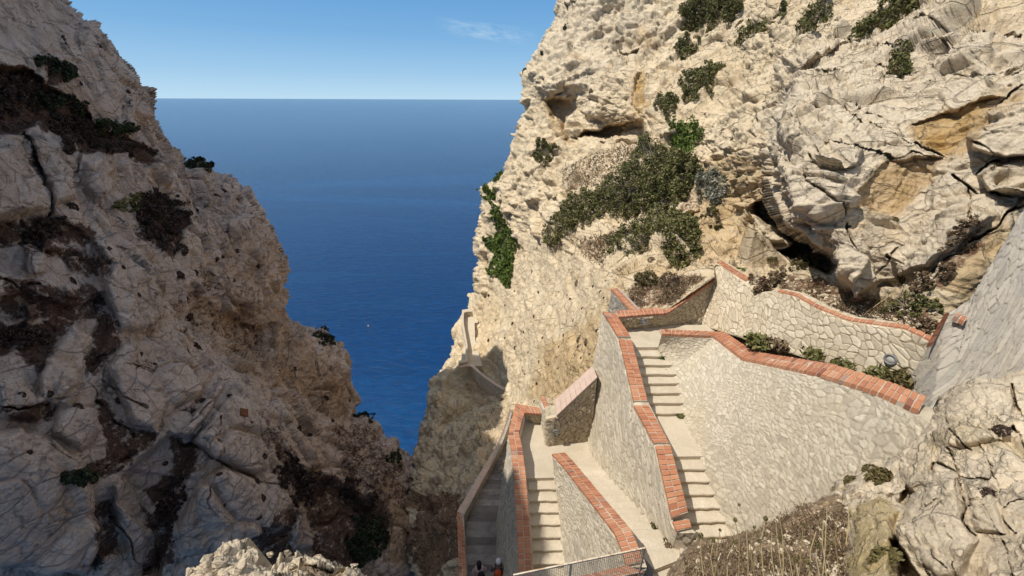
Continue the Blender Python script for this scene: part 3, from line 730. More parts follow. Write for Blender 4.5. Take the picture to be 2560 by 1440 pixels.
    for pts, v in (([(1400, 420), (1500, 370), (1600, 370), (1610, 400), (1540, 440), (1480, 470), (1410, 480), (1380, 450)], .42), ([(1560, 720), (1600, 700), (1700, 690), (1760, 690), (1680, 764), (1600, 770), (1560, 745)], .85), ([(1880, 690), (1960, 690), (2080, 715), (2200, 745), (2340, 760), (2340, 840), (2260, 812), (2120, 796), (2040, 765), (1940, 725), (1870, 700)], .75),
                   ([(1440, 600), (1560, 560), (1640, 540), (1650, 570), (1540, 620), (1500, 660), (1460, 640)], .55), ([(1700, 600), (1790, 590), (1800, 620), (1720, 660)], .35), ([(2360, 740), (2340, 690), (2430, 610), (2470, 560), (2480, 590), (2410, 680)], .6), ([(1640, 440), (1740, 420), (1800, 500), (1700, 530)], .5),
                   ([(1040, 1230), (1150, 1240), (1160, 1440), (1040, 1440)], .85), ([(1480, 480), (1620, 420), (1740, 430), (1740, 480), (1600, 540), (1480, 540)], .5)):
        s.paint('soil', pts, v, 12)
    s.points()
    amp = np.ones(s.shape, np.float32)
    X, Y = s.X, s.Y
    amp *= 1-.68*sstep(0, 40, sdist(X, Y, [(1190, 1000), (1170, 800), (1300, 560), (1450, 620), (1560, 700), (1540, 800), (1490, 950), (1350, 1050)]))
    amp *= 1-.75*sstep(0, 20, sdist(X, Y, [(1540, 770), (1560, 700), (1800, 640), (1900, 690), (2340, 760), (2360, 860), (2600, 1500), (1300, 1500), (1480, 900)]))
    amp *= .45+.55*sstep(9, 20, s.D0)
    p = s.P.reshape(-1, 3)
    gro = fbm(p*np.array([.7, .7, .14]), 4, 78, .6, ridged=True)*.5
    gm = np.maximum(sstep(0, 30, sdist(X, Y, [(1030, 1300), (1060, 960), (1170, 900), (1290, 1000), (1180, 1250)])), .75*sstep(0, 40, sdist(X, Y, [(1170, 780), (1200, 480), (1300, 400), (1350, 700), (1420, 900), (1330, 1010), (1220, 930)])))
    # bedding that dips down to the right
    bed = p @ np.array([.35, .25, 1.0], np.float32)
    bd = fbm(np.stack([bed*1.1, p[:, 0]*.12, p[:, 1]*.12], -1), 4, 91, .6, ridged=True)*.28
    d = relief(s, .9, big=(3.6, .85, .42, .30), mid=(1.3, .28, .36, .15), small=(.45, .07, .32, .05), grain=.075, warp=.42, stretch=(.75, .75, 1.3), seed=21)*amp.ravel()
    d = d + gro*gm.ravel() + bd*amp.ravel()
    # small solution pits
    e, cid, cv = cells(p/1.1, 301)
    r = h01(cid[:, 0], cid[:, 1], cid[:, 2], 305)
    pit = (r > .5)*np.exp(-(cv**2).sum(-1)/(.11**2*(0.5+r)))*.35
    d = d - pit
    s.displace(d.reshape(s.shape))
    o = s.mesh('cliff', M['limestone'], RC_OUT, (.8, 0, -.3))
    tag(o, 'sunlit cream limestone cliff with caves and ochre streaks on the right', None, None, 'structure')
    return s
RC = build_right_cliff()
# ------------------------------------------------------------------ masonry materials
def stone_wall_material(name, c0, c1, c2, mortar):
    m = NT(name); c = m.coord()
    t = m.attr('tint'); mo = m.attr('mortar')
    col = m.ramp(t, [(.0, c0), (.35, c1), (.75, c2), (1, tuple(min(1, x*1.1) for x in c2))])
    n = m.noise(c, 9, 8, .7)
    col = m.mix(m.rng(n, .3, .7, 0, .55), col, c1)
    col = m.mix(m.rng(m.noise(c, .8, 5, .6), .5, .75, 0, .4), col, (.50, .41, .26))
    col = m.mix(m.rng(mo, .2, .8), col, mortar)
    b = m.bump(m.noise(c, 14, 8, .75), .7, .045)
    b = m.bump(m.noise(c, 45, 5, .7), .5, .012, b)
    return m.done(col, b, .92)
M['wall'] = stone_wall_material('pale_stone_masonry', (.38, .325, .25), (.50, .435, .335), (.60, .525, .41), (.40, .34, .25))
M['wall_grey'] = stone_wall_material('grey_stone_masonry', (.29, .265, .235), (.37, .335, .285), (.45, .40, .33), (.33, .30, .25))
M['wall_joint'] = stone_wall_material('cream_stone_masonry', (.46, .39, .29), (.57, .48, .35), (.66, .57, .43), (.36, .285, .185))
M['wall_warm'] = stone_wall_material('warm_stone_masonry', (.34, .275, .19), (.44, .365, .255), (.52, .44, .31), (.27, .22, .15))

def brick_material():
    m = NT('terracotta_brick'); c = m.coord()
    t = m.attr('tint')
    col = m.ramp(t, [(0, (.22, .09, .06)), (.15, (.33, .13, .075)), (.5, (.41, .178, .095)), (.85, (.47, .225, .125)), (.95, (.50, .28, .16)), (1, (.31, .20, .15))])
    n = m.noise(c, 6, 8, .7)
    col = m.mix(m.rng(n, .45, .75, 0, .45), col, (.36, .13, .07))
    col = m.mix(m.rng(m.noise(c, 2.2, 6, .7), .56, .72, 0, .35), col, (.58, .36, .22))
    b = m.bump(m.noise(c, 40, 6, .7), .5, .012)
    return m.done(col, b, .85)
M['brick'] = brick_material()
def plain(name, c0, c1, sc=3, bumpd=.02, rough=.9):
    m = NT(name); c = m.coord()
    col = m.mix(m.rng(m.noise(c, sc, 8, .68), .3, .7), c0, c1)
    col = m.mix(m.rng(m.noise(c, sc*7, 5, .7), .4, .75, 0, .4), col, tuple(x*.7 for x in c0))
    return m.done(col, m.bump(m.noise(c, sc*8, 7, .7), .5, bumpd), rough)
M['mortar'] = plain('lime_mortar', (.44, .36, .27), (.58, .49, .38), 8)
def step_material():
    m = NT('worn_stone_paving'); c = m.coord()
    r = m.n('ShaderNodeObjectInfo').outputs['Random']
    col = m.mix(m.rng(m.noise(c, 2.4, 8, .68), .3, .7), (.50, .43, .325), (.63, .545, .42))
    col = m.mix(m.rng(m.noise(c, .9, 6, .65), .48, .66, 0, .5), col, (.40, .335, .245))
    col = m.mix(m.rng(m.noise(c, 17, 5, .7), .42, .75, 0, .5), col, (.34, .27, .18))
    col = m.mix(m.math('MULTIPLY', r, .38), col, (.42, .355, .265))
    return m.done(col, m.bump(m.noise(c, 18, 8, .7), .7, .03), .92)
M['step'] = step_material()
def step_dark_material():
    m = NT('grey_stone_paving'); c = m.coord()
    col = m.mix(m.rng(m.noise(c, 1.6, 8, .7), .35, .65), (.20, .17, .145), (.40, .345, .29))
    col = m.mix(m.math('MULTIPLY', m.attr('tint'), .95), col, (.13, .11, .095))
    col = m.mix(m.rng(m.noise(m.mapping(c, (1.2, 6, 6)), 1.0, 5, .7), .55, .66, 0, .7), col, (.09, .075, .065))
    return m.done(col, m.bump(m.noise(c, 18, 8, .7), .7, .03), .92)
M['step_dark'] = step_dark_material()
M['pink_slab'] = plain('pinkish_stone_slab', (.46, .33, .26), (.58, .44, .36), 3, .02)

def cells2(u, v, seed):
    p = np.stack([u, v], -1)
    i0 = np.floor(p).astype(np.int32); n = len(p)
    f1 = np.full(n, 9e9, np.float32); f2 = f1.copy(); idr = np.zeros(n, np.float32); cv = np.zeros((n, 2), np.float32)
    z = np.zeros(n, np.int32)
    for dx in (-1, 0, 1):
        for dy in (-1, 0, 1):
            c = i0+np.array([dx, dy], np.int32)
            o = np.stack([h01(c[:, 0], c[:, 1], z, seed+k) for k in (1, 2)], -1)
            w = (p-(c+.5+(o-.5)*.82)).astype(np.float32)
            d = (w*w).sum(-1); m = d < f1
            f2 = np.where(m, f1, np.minimum(f2, d)); f1 = np.where(m, d, f1)
            idr[m] = h01(c[:, 0], c[:, 1], z, seed+9)[m]; cv[m] = w[m]
    return np.sqrt(f2)-np.sqrt(f1), idr, cv

def resample(pts, n):
    p = np.array([tuple(x) for x in pts], float)
    s = np.concatenate([[0], np.cumsum(np.linalg.norm(np.diff(p, axis=0), axis=1))])
    k = np.linspace(0, s[-1], n)
    return np.stack([np.interp(k, s, p[:, c]) for c in range(3)], -1), s

def pair_resample(A, B, n):         # resample two polylines together (knots stay paired)
    A = np.array([tuple(x) for x in A], float); B = np.array([tuple(x) for x in B], float)
    mid = (A+B)/2
    s = np.concatenate([[0], np.cumsum(np.linalg.norm(np.diff(mid, axis=0), axis=1))])
    k = np.linspace(0, s[-1], n)
    return (np.stack([np.interp(k, s, A[:, c]) for c in range(3)], -1), np.stack([np.interp(k, s, B[:, c]) for c in range(3)], -1), s[-1])

_seed = [500]
class Masonry:
    """Collects stone-faced patches into one mesh."""
    def __init__(s): s.V, s.F, s.t, s.m, s.n = [], [], [], [], 0
    def patch(s, top, base, res=.045, cell=.30, rel=.035, fade=True, maxn=260, mort=.10):
        _seed[0] += 1; seed = _seed[0]
        top = [Vector(p) for p in top]; base = [Vector(p) for p in base]
        H = max((a-b).length for a, b in zip(top, base)); 
        L = max(sum((top[i+1]-top[i]).length for i in range(len(top)-1)), sum((base[i+1]-base[i]).length for i in range(len(base)-1)))
        nu = int(min(maxn, max(2, L/res))); nv = int(min(maxn, max(2, H/res)))
        A, B, _ = pair_resample(top, base, nu+1)
        v = np.linspace(0, 1, nv+1)[:, None, None]
        P = A[None]*(1-v)+B[None]*v
        du = np.gradient(P, axis=1); dv = np.gradient(P, axis=0)
        N = np.cross(dv, du); N /= np.linalg.norm(N, axis=-1, keepdims=True)+1e-9
        if (N*P).sum() > 0: N = -N
        # true lengths over the face
        U = np.cumsum(np.linalg.norm(du, axis=-1), axis=1); Vv = np.cumsum(np.linalg.norm(dv, axis=-1), axis=0)
        q = np.stack([U.ravel()*1.5, Vv.ravel()*1.5, np.full(U.size, seed*3.1)], -1)
        wu = fbm(q, 3, seed)*.14+fbm(q*.45, 2, seed+80)*.40; wv = fbm(q, 3, seed+40)*.14+fbm(q*.45, 2, seed+90)*.40
        e, idr, cv = cells2((U.ravel()+wu)/cell, (Vv.ravel()+wv)/(cell*.82), seed)
        stone = sstep(mort*.35, mort*1.7, e)
        g = fbm(P.reshape(-1, 3)*7, 4, seed+5, .6)
        d = rel*stone*(.55+.6*idr) + rel*.9*(cv[:, 0]*(h01((idr*9999).astype(np.int32), z0(idr), z0(idr), 3)-.5)*2+cv[:, 1]*(h01((idr*7777).astype(np.int32), z0(idr), z0(idr), 4)-.5)*2)*stone + g*rel*.45
        d += fbm(P.reshape(-1, 3)*.7, 3, seed+9)*.05
        if fade:
            eu = np.minimum(np.arange(nu+1), nu-np.arange(nu+1))*res; ev = np.minimum(np.arange(nv+1), nv-np.arange(nv+1))*res
            fd = sstep(0, .08, np.minimum(eu[None], ev[:, None])).ravel()
            d = d*fd
        P = P.reshape(-1, 3)+N.reshape(-1, 3)*d[:, None]
        idx = np.arange(P.shape[0]).reshape(nv+1, nu+1)+s.n
        s.F.append(np.stack([idx[:-1, :-1].ravel(), idx[1:, :-1].ravel(), idx[1:, 1:].ravel(), idx[:-1, 1:].ravel()], -1))
        s.V.append(P); s.n += len(P)
        s.t.append(np.clip(idr*.8+.1+g*.25, 0, 1)); s.m.append(1-stone)
    def build(s, name, mat, parent=None):
        return mesh_obj(name, np.concatenate(s.V), np.concatenate(s.F), mat, parent, {'tint': np.concatenate(s.t), 'mortar': np.concatenate(s.m)}, smooth=True)

def z0(a): return np.zeros(len(a), np.int32)

def wall_body(name, top, base, back, mat, parent=None, cell=.30, rel=.035, res=.045, ends=(True, True), back_base=None, mort=.10, maxn=260):
    top = [Vector(p) for p in top]; base = [Vector(p) for p in base]
    bk = [Vector(b) for b in back] if isinstance(back, list) else [Vector(back)]*len(top)
    bt = [p+b for p, b in zip(top, bk)]; bb = [p+b for p, b in zip(base, bk)] if back_base is None else [Vector(p) for p in back_base]
    w = Masonry()
    w.patch(top, base, res, cell, rel, mort=mort, maxn=maxn)
    w.patch(bt, bb, res*1.6, cell, rel, mort=mort)
    w.patch(top, bt, res*2, cell, rel*.3, mort=mort)
    if ends[0]: w.patch([top[0], bt[0]], [base[0], bb[0]], res, cell, rel, mort=mort)
    if ends[1]: w.patch([top[-1], bt[-1]], [base[-1], bb[-1]], res, cell, rel, mort=mort)
    return w.build(name, mat, parent)

def add_box(V, F, o, ax, ay, az):   # corner o and three edge vectors
    n = len(V)
    for k in range(8):
        V.append(o+ax*(k & 1)+ay*((k >> 1) & 1)+az*((k >> 2) & 1))
    for f in ((0, 2, 3, 1), (4, 5, 7, 6), (0, 1, 5, 4), (1, 3, 7, 5), (3, 2, 6, 7), (2, 0, 4, 6)):
        F.append(tuple(n+i for i in f))

def coping(parent, L, Rr, rows=2, blen=.142, thick=.11, mat='brick', seed=1, over=0.0, gap=.024, stag=False):
    """Bricks laid one by one across a wall top, on a bed of mortar; part of its wall."""
    rnd = random.Random(seed)
    A = np.array([tuple(p) for p in L]); B = np.array([tuple(p) for p in Rr])
    s = np.concatenate([[0], np.cumsum(np.linalg.norm(np.diff((A+B)/2, axis=0), axis=1))])
    n = max(2, int(round(s[-1]/blen)))
    def at(k, w):
        k = min(max(k, 0), s[-1])
        a = Vector([np.interp(k, s, A[:, c]) for c in range(3)]); b = Vector([np.interp(k, s, B[:, c]) for c in range(3)])
        return a.lerp(b, w)
    V, F, tint = [], [], []
    up = Vector((0, 0, 1))
    for r in range(rows):
        w0, w1 = r/rows, (r+1)/rows
        for i in range(-1 if stag and r % 2 else 0, n):
            of = .5 if stag and r % 2 else 0
            k0, k1 = max(0, (i+of)/n*s[-1]), min(s[-1], (i+1+of)/n*s[-1])
            if k1-k0 < .04: continue
            wid = (at(k0, 0)-at(k0, 1)).length+1e-6
            g = gap/2/wid
            a0, a1 = at(k0+gap/2, w0+g*.9), at(k1-gap/2, w0+g*.9)
            b0, b1 = at(k0+gap/2, w1-g*.9), at(k1-gap/2, w1-g*.9)
            hz = rnd.uniform(-.006, .010); tl = rnd.uniform(-.006, .006)
            if rnd.random() < .06: hz -= .006
            j = Vector((rnd.uniform(-.006, .006), rnd.uniform(-.006, .006), 0))
            q = [a0+up*(hz+tl)+j, a1+up*(hz-tl)+j, b1+up*(hz-tl)+j, b0+up*(hz+tl)+j]
            m = len(V); bev = .008
            cen = (q[0]+q[1]+q[2]+q[3])/4
            t = rnd.gauss(.52, .17) if rnd.random() > .04 else rnd.choice((.02, .97, 1.0))
            for p in q: V.append(p-up*thick)
            for p in q: V.append(p-up*bev)
            for p in q: V.append(p+(cen-p).normalized()*bev)
            for a_, b_ in ((0, 4), (4, 8)):
                for e in range(4):
                    F.append((m+a_+e, m+a_+(e+1) % 4, m+b_+(e+1) % 4, m+b_+e))
            F.append((m+8, m+9, m+10, m+11)); F.append((m+3, m+2, m+1, m))
            tint += [t]*12
    c = mesh_obj('coping', np.array([tuple(v) for v in V]), F, M[mat], parent, {'tint': tint})
    # mortar bed
    V, F = [], []
    for i in range(len(A)):
        a, b = Vector(A[i]), Vector(B[i])
        d = (b-a).normalized()*.018
        for p in (a+d, b-d):
            V.append(p-up*.016)
        for p in (b-d, a+d):
            V.append(p-up*(thick+.02))
    for i in range(len(A)-1):
        o = i*4
        for e in range(4): F.append((o+e, o+4+e, o+4+(e+1) % 4, o+(e+1) % 4))
    F.append((0, 1, 2, 3)); e = len(V)-4; F.append((e+3, e+2, e+1, e))
    mesh_obj('mortar_bed', np.array([tuple(v) for v in V]), F, M['mortar'], c)
    return c

def inset(L, R, d=.03, dz=-.11):    # wall-top line just inside a coping edge
    return [Vector(a)+(Vector(b)-Vector(a)).normalized()*d+Vector((0, 0, dz)) for a, b in zip(L, R)]

def slab(name, pts, thick, mat, parent=None, res=None):
    V = [Vector(p) for p in pts]; n = len(V)
    V += [p-Vector((0, 0, thick)) for p in V]
    F = [tuple(range(n)), tuple(range(2*n-1, n-1, -1))]+[(i, i+n, (i+1) % n+n, (i+1) % n) for i in range(n)]
    return mesh_obj(name, np.array([tuple(v) for v in V]), F, mat, parent)

def flight(parent, L0, R0, L1, R1, n, mat, seed=0, one_mesh=False, depth=.5, nose=.025, wob=.012):
    """n risers from the line L0-R0 to the line L1-R1; every tread is a part of the stair."""
    L0, R0, L1, R1 = map(Vector, (L0, R0, L1, R1))
    rnd = random.Random(seed); up = Vector((0, 0, 1))
    h = (L1.z-L0.z)/n
    accV, accF, accT = [], [], []
    for i in range(1, n):
        f0, f1 = (i-1)/(n-1), i/(n-1)
        z = L0.z+h*i
        a, b, c, d = L0.lerp(L1, f0), R0.lerp(R1, f0), R0.lerp(R1, f1), L0.lerp(L1, f1)
        for p in (a, b, c, d): p.z = z
        run = ((d-a)+(c-b))*.5; run.normalize()
        low = (d, c) if h < 0 else (a, b)
        k = 8
        V, F = [], []
        nz = [rnd.uniform(-wob, wob) for _ in range(k+1)]
        nx = [rnd.uniform(-wob, wob) for _ in range(k+1)]
        bk = run*(.03)
        for j in range(k+1):
            w = j/k
            fr = (d.lerp(c, w) if h < 0 else a.lerp(b, w)); re = (a.lerp(b, w) if h < 0 else d.lerp(c, w))
            out = run*(nose if h < 0 else -nose)
            fr = fr+out+run*nx[j]; re = re-out*2
            rows = [re+up*nz[j]*.3, fr-out*.8+up*nz[j]*.5, fr+up*(nz[j]*.5-.018), fr+up*-.06+run*nx[j]*.5, fr-out*.9-up*.065, fr-out*.9-up*depth, re-up*depth]
            V += rows
        m = 7
        for j in range(k):
            for e in range(m):
                F.append((j*m+e, j*m+(e+1) % m, (j+1)*m+(e+1) % m, (j+1)*m+e))
        F.append(tuple(range(m-1, -1, -1))); F.append(tuple(k*m+e for e in range(m)))
        if one_mesh:
            o = len(accV); accT += [rnd.random()]*len(V); accV += V; accF += [tuple(o+x for x in f) for f in F]
        else:
            mesh_obj('step', np.array([tuple(v) for v in V]), F, mat, parent)
    if one_mesh:
        mesh_obj('steps', np.array([tuple(v) for v in accV]), accF, mat, parent, {'tint': accT})

# ------------------------------------------------------------------ stairs
LV1, LV2, LV3, LV3b, LV4 = -9.0, -10.2, -11.2, -11.3, -13.75
def zs(z0_, s_, y0, px, py):        # point at a pixel on the sloping line of a stair (z = z0 + s*(y0-y))
    r = ray(px, py); t = (z0_+s_*y0)/(r[2]+s_*r[1])
    return Vector(r*t)
X1 = Vector((.45, 0, 0))
t1 = empty('staircase', Z(1700, 1080, LV2), 'sunlit stone staircase climbing from the scrub to the lamp wall, broken by a small landing', 'staircase', 'stairs of the zigzag path')
flight(t1, Z(1582, 868, LV1)-X1, Z(1650, 868, LV1)+X1*.5, Z(1622, 1040, LV2)-X1, Z(1708, 1040, LV2)+X1*.5, 8, M['step'], 1)
flight(t1, Z(1690, 1142, LV2)-X1, Z(1757, 1140, LV2)+X1*.5, Z(1735, 1351, LV3)-X1, Z(1815, 1345, LV3)+X1*.5, 7, M['step'], 2)
slab('landing', [Z(1622, 1040, LV2)-X1, Z(1690, 1142, LV2)-X1, Z(1757, 1140, LV2)+X1, Z(1708, 1040, LV2)+X1], .5, M['step'], t1)
slab('landing', [Z(1545, 868, LV1), Z(1650, 868, LV1), Z(1850, 860, LV1), Z(1860, 812, LV1), Z(1560, 812, LV1)], .5, M['step'], t1)
slab('landing', [Z(1700, 1351, LV3), Z(1820, 1345, LV3)+X1, Z(1900, 1460, LV3), Z(1700, 1425, LV3)], .5, M['step'], t1)
t2 = empty('staircase', Z(1540, 1240, -12.5), 'stone staircase between the tall pale wall and the brick parapet near the fence', 'staircase', 'stairs of the zigzag path')
flight(t2, Z(1590, 1345, LV3b)-X1*.6, Z(1672, 1345, LV3b)+X1, Z(1432, 1155, LV4)-X1*.6, Z(1476, 1150, LV4)+X1, 15, M['step'], 3)
slab('landing', [Z(1590, 1345, LV3b)-X1*.6, Z(1672, 1345, LV3b)+X1*.6, Z(1700, 1380, LV3b), Z(1697, 1400, LV3b), Z(1636, 1424, LV3b)], .5, M['step'], t2)
slab('landing', [Z(1630, 1420, LV3b-.17), Z(1720, 1390, LV3b-.17), Z(1760, 1500, LV3b-.17), Z(1640, 1500, LV3b-.17)], .5, M['step'], t2)
t3 = empty('staircase', Z(1365, 1300, -14.5), 'stone staircase half in parapet shadow, between the two lower brick-capped walls', 'staircase', 'stairs of the zigzag path')
flight(t3, Z(1335, 1195, LV4)-X1*.5, Z(1385, 1193, LV4)+X1*.6, Z(1338, 1415, -15.05)-X1*.5, Z(1405, 1415, -15.05)+X1*.6, 8, M['step'], 4)
flight(t3, Z(1338, 1415, -15.05)-X1*.5, Z(1405, 1415, -15.05)+X1*.6, Z(1345, 1560, -15.75)-X1*.5, Z(1418, 1560, -15.75)+X1*.6, 5, M['step'], 5)
slab('landing', [Z(1310, 1196, LV4), Z(1385, 1194, LV4), Z(1400, 1160, LV4)+X1*.6, Z(1432, 1155, LV4), Z(1476, 1150, LV4)+X1, Z(1490, 1085, LV4), Z(1340, 1035, LV4), Z(1290, 1040, LV4)], .5, M['step'], t3)

# the lower path, in the shade of the left cliff
def path_x(y): return float(np.interp(y, [5, 10, 13.3, 17.5, 23, 29, 36], [-2.1, -2.0, -2.15, -1.75, -.75, .35, 1.0]))
t4 = empty('staircase', (-1.3, 10, -18), 'long shaded stair path at the bottom with two walkers on it', 'staircase', 'stairs of the zigzag path')
ys = [5, 10, 13.3, 17.5, 23, 29, 36]
for i in range(len(ys)-1):
    y0, y1 = ys[i], ys[i+1]
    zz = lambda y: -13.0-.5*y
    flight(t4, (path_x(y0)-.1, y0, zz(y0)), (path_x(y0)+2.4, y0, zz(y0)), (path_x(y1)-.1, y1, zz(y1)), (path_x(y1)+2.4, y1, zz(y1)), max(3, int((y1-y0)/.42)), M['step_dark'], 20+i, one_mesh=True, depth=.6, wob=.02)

# ------------------------------------------------------------------ walls with brick copings
def pz(pts): return [Z(x, y, z) for x, y, z in pts]

# parapet and tall retaining wall beside the middle stairs
w = empty('retaining_wall', Z(1560, 1275, -12.2), 'tall pale retaining wall whose long brick coping zigzags down beside the middle stairs', 'stone wall', 'walls of the zigzag path')
L = pz([(1506, 777, -8.2), (1545, 840, -8.2)]); R = pz([(1541, 785, -8.2), (1577, 840, -8.2)])
coping(w, L, R, seed=1)
L2 = pz([(1547, 846, -8.26), (1584, 1001, -9.35)]); R2 = pz([(1580, 850, -8.26), (1620, 1001, -9.35)])
coping(w, L2, R2, seed=2)
L3 = pz([(1584, 1012, -9.40), (1634, 1106, -9.40)]); R3_ = pz([(1622, 1012, -9.40), (1674, 1106, -9.40)])
coping(w, L3, R3_, seed=3)
L4 = pz([(1638, 1112, -9.45), (1679, 1293, -10.2)]); R4 = pz([(1677, 1112, -9.45), (1722, 1279, -10.2)])
coping(w, L4, R4, seed=4)
L5 = pz([(1680, 1303, -10.42), (1692, 1326, -10.42)]); R5 = pz([(1725, 1297, -10.42), (1730, 1318, -10.42)])
coping(w, L5, R5, seed=5, blen=.17)
E3, S3 = Z(1472, 1150, LV4), Z(1675, 1352, LV3b)
tops = inset(L, R)+inset([L2[1]], [R2[1]])+inset([L3[1]], [R3_[1]])+inset([L4[1]], [R4[1]], dz=-.33)+inset([L5[1]], [R5[1]], d=.04, dz=-.12)
bases = [Z(1452, 1098, LV4)+Vector((0, .3, 0)), E3+Vector((.1, 1.2, 0)), E3.lerp(S3, .28), E3.lerp(S3, .62), E3.lerp(S3, .97), Z(1680, 1367, LV3b)]
bases = [b-Vector((0, 0, .25)) for b in bases]
bb = [Vector((t.x+.5, t.y, z-.6)) for t, z in zip(tops, (LV1, LV1, LV2, LV2, LV3, LV3))]
wall_body('wall_face', tops, bases, (.5, 0, 0), M['wall'], w, cell=.27, rel=.028, back_base=bb)

# wall closing the upper landing, with its lamp
w = empty('retaining_wall', Z(1620, 826, LV1), 'rough dim stone wall behind the upper landing, its brick coping rising to the right', 'stone wall', 'walls of the zigzag path')
L = pz([(1546, 792, -8.19), (1670, 782, -8.19), (1792, 697, -7.3)]); R = pz([(1541, 776, -8.19), (1664, 767, -8.19), (1772, 682, -7.3)])
coping(w, L, R, seed=7, blen=.17)
WB_ = wall_body('wall_face', inset(L, R), [Z(1566, 829, LV1-.2), Z(1645, 823, LV1-.2), Z(1762, 812, LV1-.2)], [(.0, .5, 0)]*3, M['wall_warm'], w, cell=.26, rel=.055)
w = empty('retaining_wall', Z(1560, 775, -9.5), 'short brick-capped wall with a grey stone side, left edge of the dry planter', 'stone wall', 'walls of the zigzag path')
L = pz([(1527, 721, -8.1), (1574, 772, -8.2)]); R = pz([(1543, 719, -8.1), (1594, 772, -8.2)])
coping(w, L, R, seed=8)
wall_body('wall_face', inset(L, R), [Z(1521, 780, -9.4), Z(1560, 800, -9.2)], (.5, .1, 0), M['wall_grey'], w, cell=.25)

# parapet of the upper flight: the wide pale wall in the middle right
w = empty('retaining_wall', Z(1790, 1200, -10.6), 'broad pale retaining wall below the long red brick coping that ends against the rock', 'stone wall', 'walls of the zigzag path')
L = pz([(1655, 834, -8.2), (1785, 840, -8.2)]); R = pz([(1649, 822, -8.2), (1812, 829, -8.2)])
coping(w, L, R, seed=9, rows=2)
La = pz([(1785, 840, -8.19), (1857, 895, -7.68)]); Ra = pz([(1813, 829, -8.19), (1884, 878, -7.68)])
coping(w, La, Ra, seed=10, blen=.2)
Lb = pz([(1857, 895, -7.67), (2050, 934, -6.03), (2200, 981, -5.45), (2299, 1026, -5.13)]); Rb = pz([(1884, 878, -7.67), (2080, 908, -5.97), (2222, 952, -5.42), (2316, 990, -5.13)])
coping(w, Lb, Rb, seed=11, blen=.16)
tops = inset(L, R)+inset(La[1:], Ra[1:])+inset(Lb[1:], Rb[1:])+[Vector((7.5, 3.6, -5.2))]
bases = [Z(1650, 868, LV1), Z(1672, 930, -9.45), Z(1700, 1025, -10.1), Z(1757, 1140, -10.2), Z(1790, 1250, -10.8), Z(1822, 1345, -11.3), Vector((6.4, 3.0, -11.6))]
bases = [b-Vector((.10, 0, .3)) for b in bases]
W1_ = wall_body('wall_face', tops, bases, (.45, .1, 0), M['wall'], w, cell=.18, rel=.024, res=.03, maxn=380)
t5 = empty('staircase', Vector((8.6, 9.5, -7.6)), 'upper stair flight almost hidden behind the long red coping', 'staircase', 'stairs of the zigzag path')
flight(t5, (7.9, 12.3, -9.0), (9.6, 12.3, -9.0), (7.9, 5.6, -5.75), (9.6, 5.6, -5.75), 20, M['step'], 9, one_mesh=True)

# tall wall behind the upper flight
w = empty('retaining_wall', Z(1900, 880, -8.4), 'long wall of irregular cream stones with clear joints and a thin wavy brick edging', 'stone wall', 'walls of the zigzag path')
tp = [T(1790, 657, 18.3), T(1864, 705, 16.2), T(1885, 735, 15.6), T(1942, 730, 14.3), T(1990, 742, 13.3), T(2042, 772, 12.4), T(2120, 803, 11.3), T(2200, 815, 10.4), T(2262, 824, 9.7), T(2326, 856, 9.05)]
xs_ = np.linspace(0, 1, len(tp))
bs = [Vector((8.6+.9*k, 15.6-7.9*k, -9.2+2.9*k)) for k in xs_]
bs[0] = Z(1752, 812, LV1-.2)
W0_ = wall_body('wall_face', tp, bs, (.5, .25, 0), M['wall_joint'], w, cell=.28, rel=.024, mort=.10, res=.03, maxn=330)
ed = [p+Vector((0.0, .0, .05)) for p in tp]
coping(w, ed[:2], [p+Vector((.34, .22, .0)) for p in ed[:2]], rows=2, seed=12)
coping(w, ed[3:], [p+Vector((.16, .12, .02)) for p in ed[3:]], rows=1, blen=.2, seed=13, thick=.07)

# grey wall at the far right
w = empty('retaining_wall', T(2330, 1030, 8.6), 'high grey rough masonry wall at the right edge of the picture, above the natural rock', 'stone wall', 'walls of the zigzag path')
tp2 = [T(2326, 858, 9.03), T(2372, 784, 9.0), T(2430, 748, 8.8), T(2462, 690, 8.7), T(2560, 522, 8.5), T(2760, 230, 8.3), T(3150, -330, 8.0)]
bs2 = [Vector((9.48, 7.72, -6.6)), T(2320, 1060, 8.4), T(2360, 1080, 8.2), T(2420, 1060, 8.0), T(2560, 1010, 7.5), T(2800, 960, 7.0), T(3250, 960, 6.6)]
wall_body('wall_face', tp2, bs2, (.6, .3, -.1), M['wall_grey'], w, cell=.24, rel=.03, res=.03, mort=.08, maxn=620)
coping(w, [T(2318, 858, 8.85), T(2362, 782, 8.85)], [T(2334, 856, 8.9), T(2375, 780, 8.95)], rows=1, seed=14, blen=.2, thick=.1)
coping(w, [T(2384, 790, 8.7), T(2412, 802, 8.55)], [T(2394, 778, 8.95), T(2424, 788, 8.8)], rows=2, seed=15, blen=.22, thick=.1)

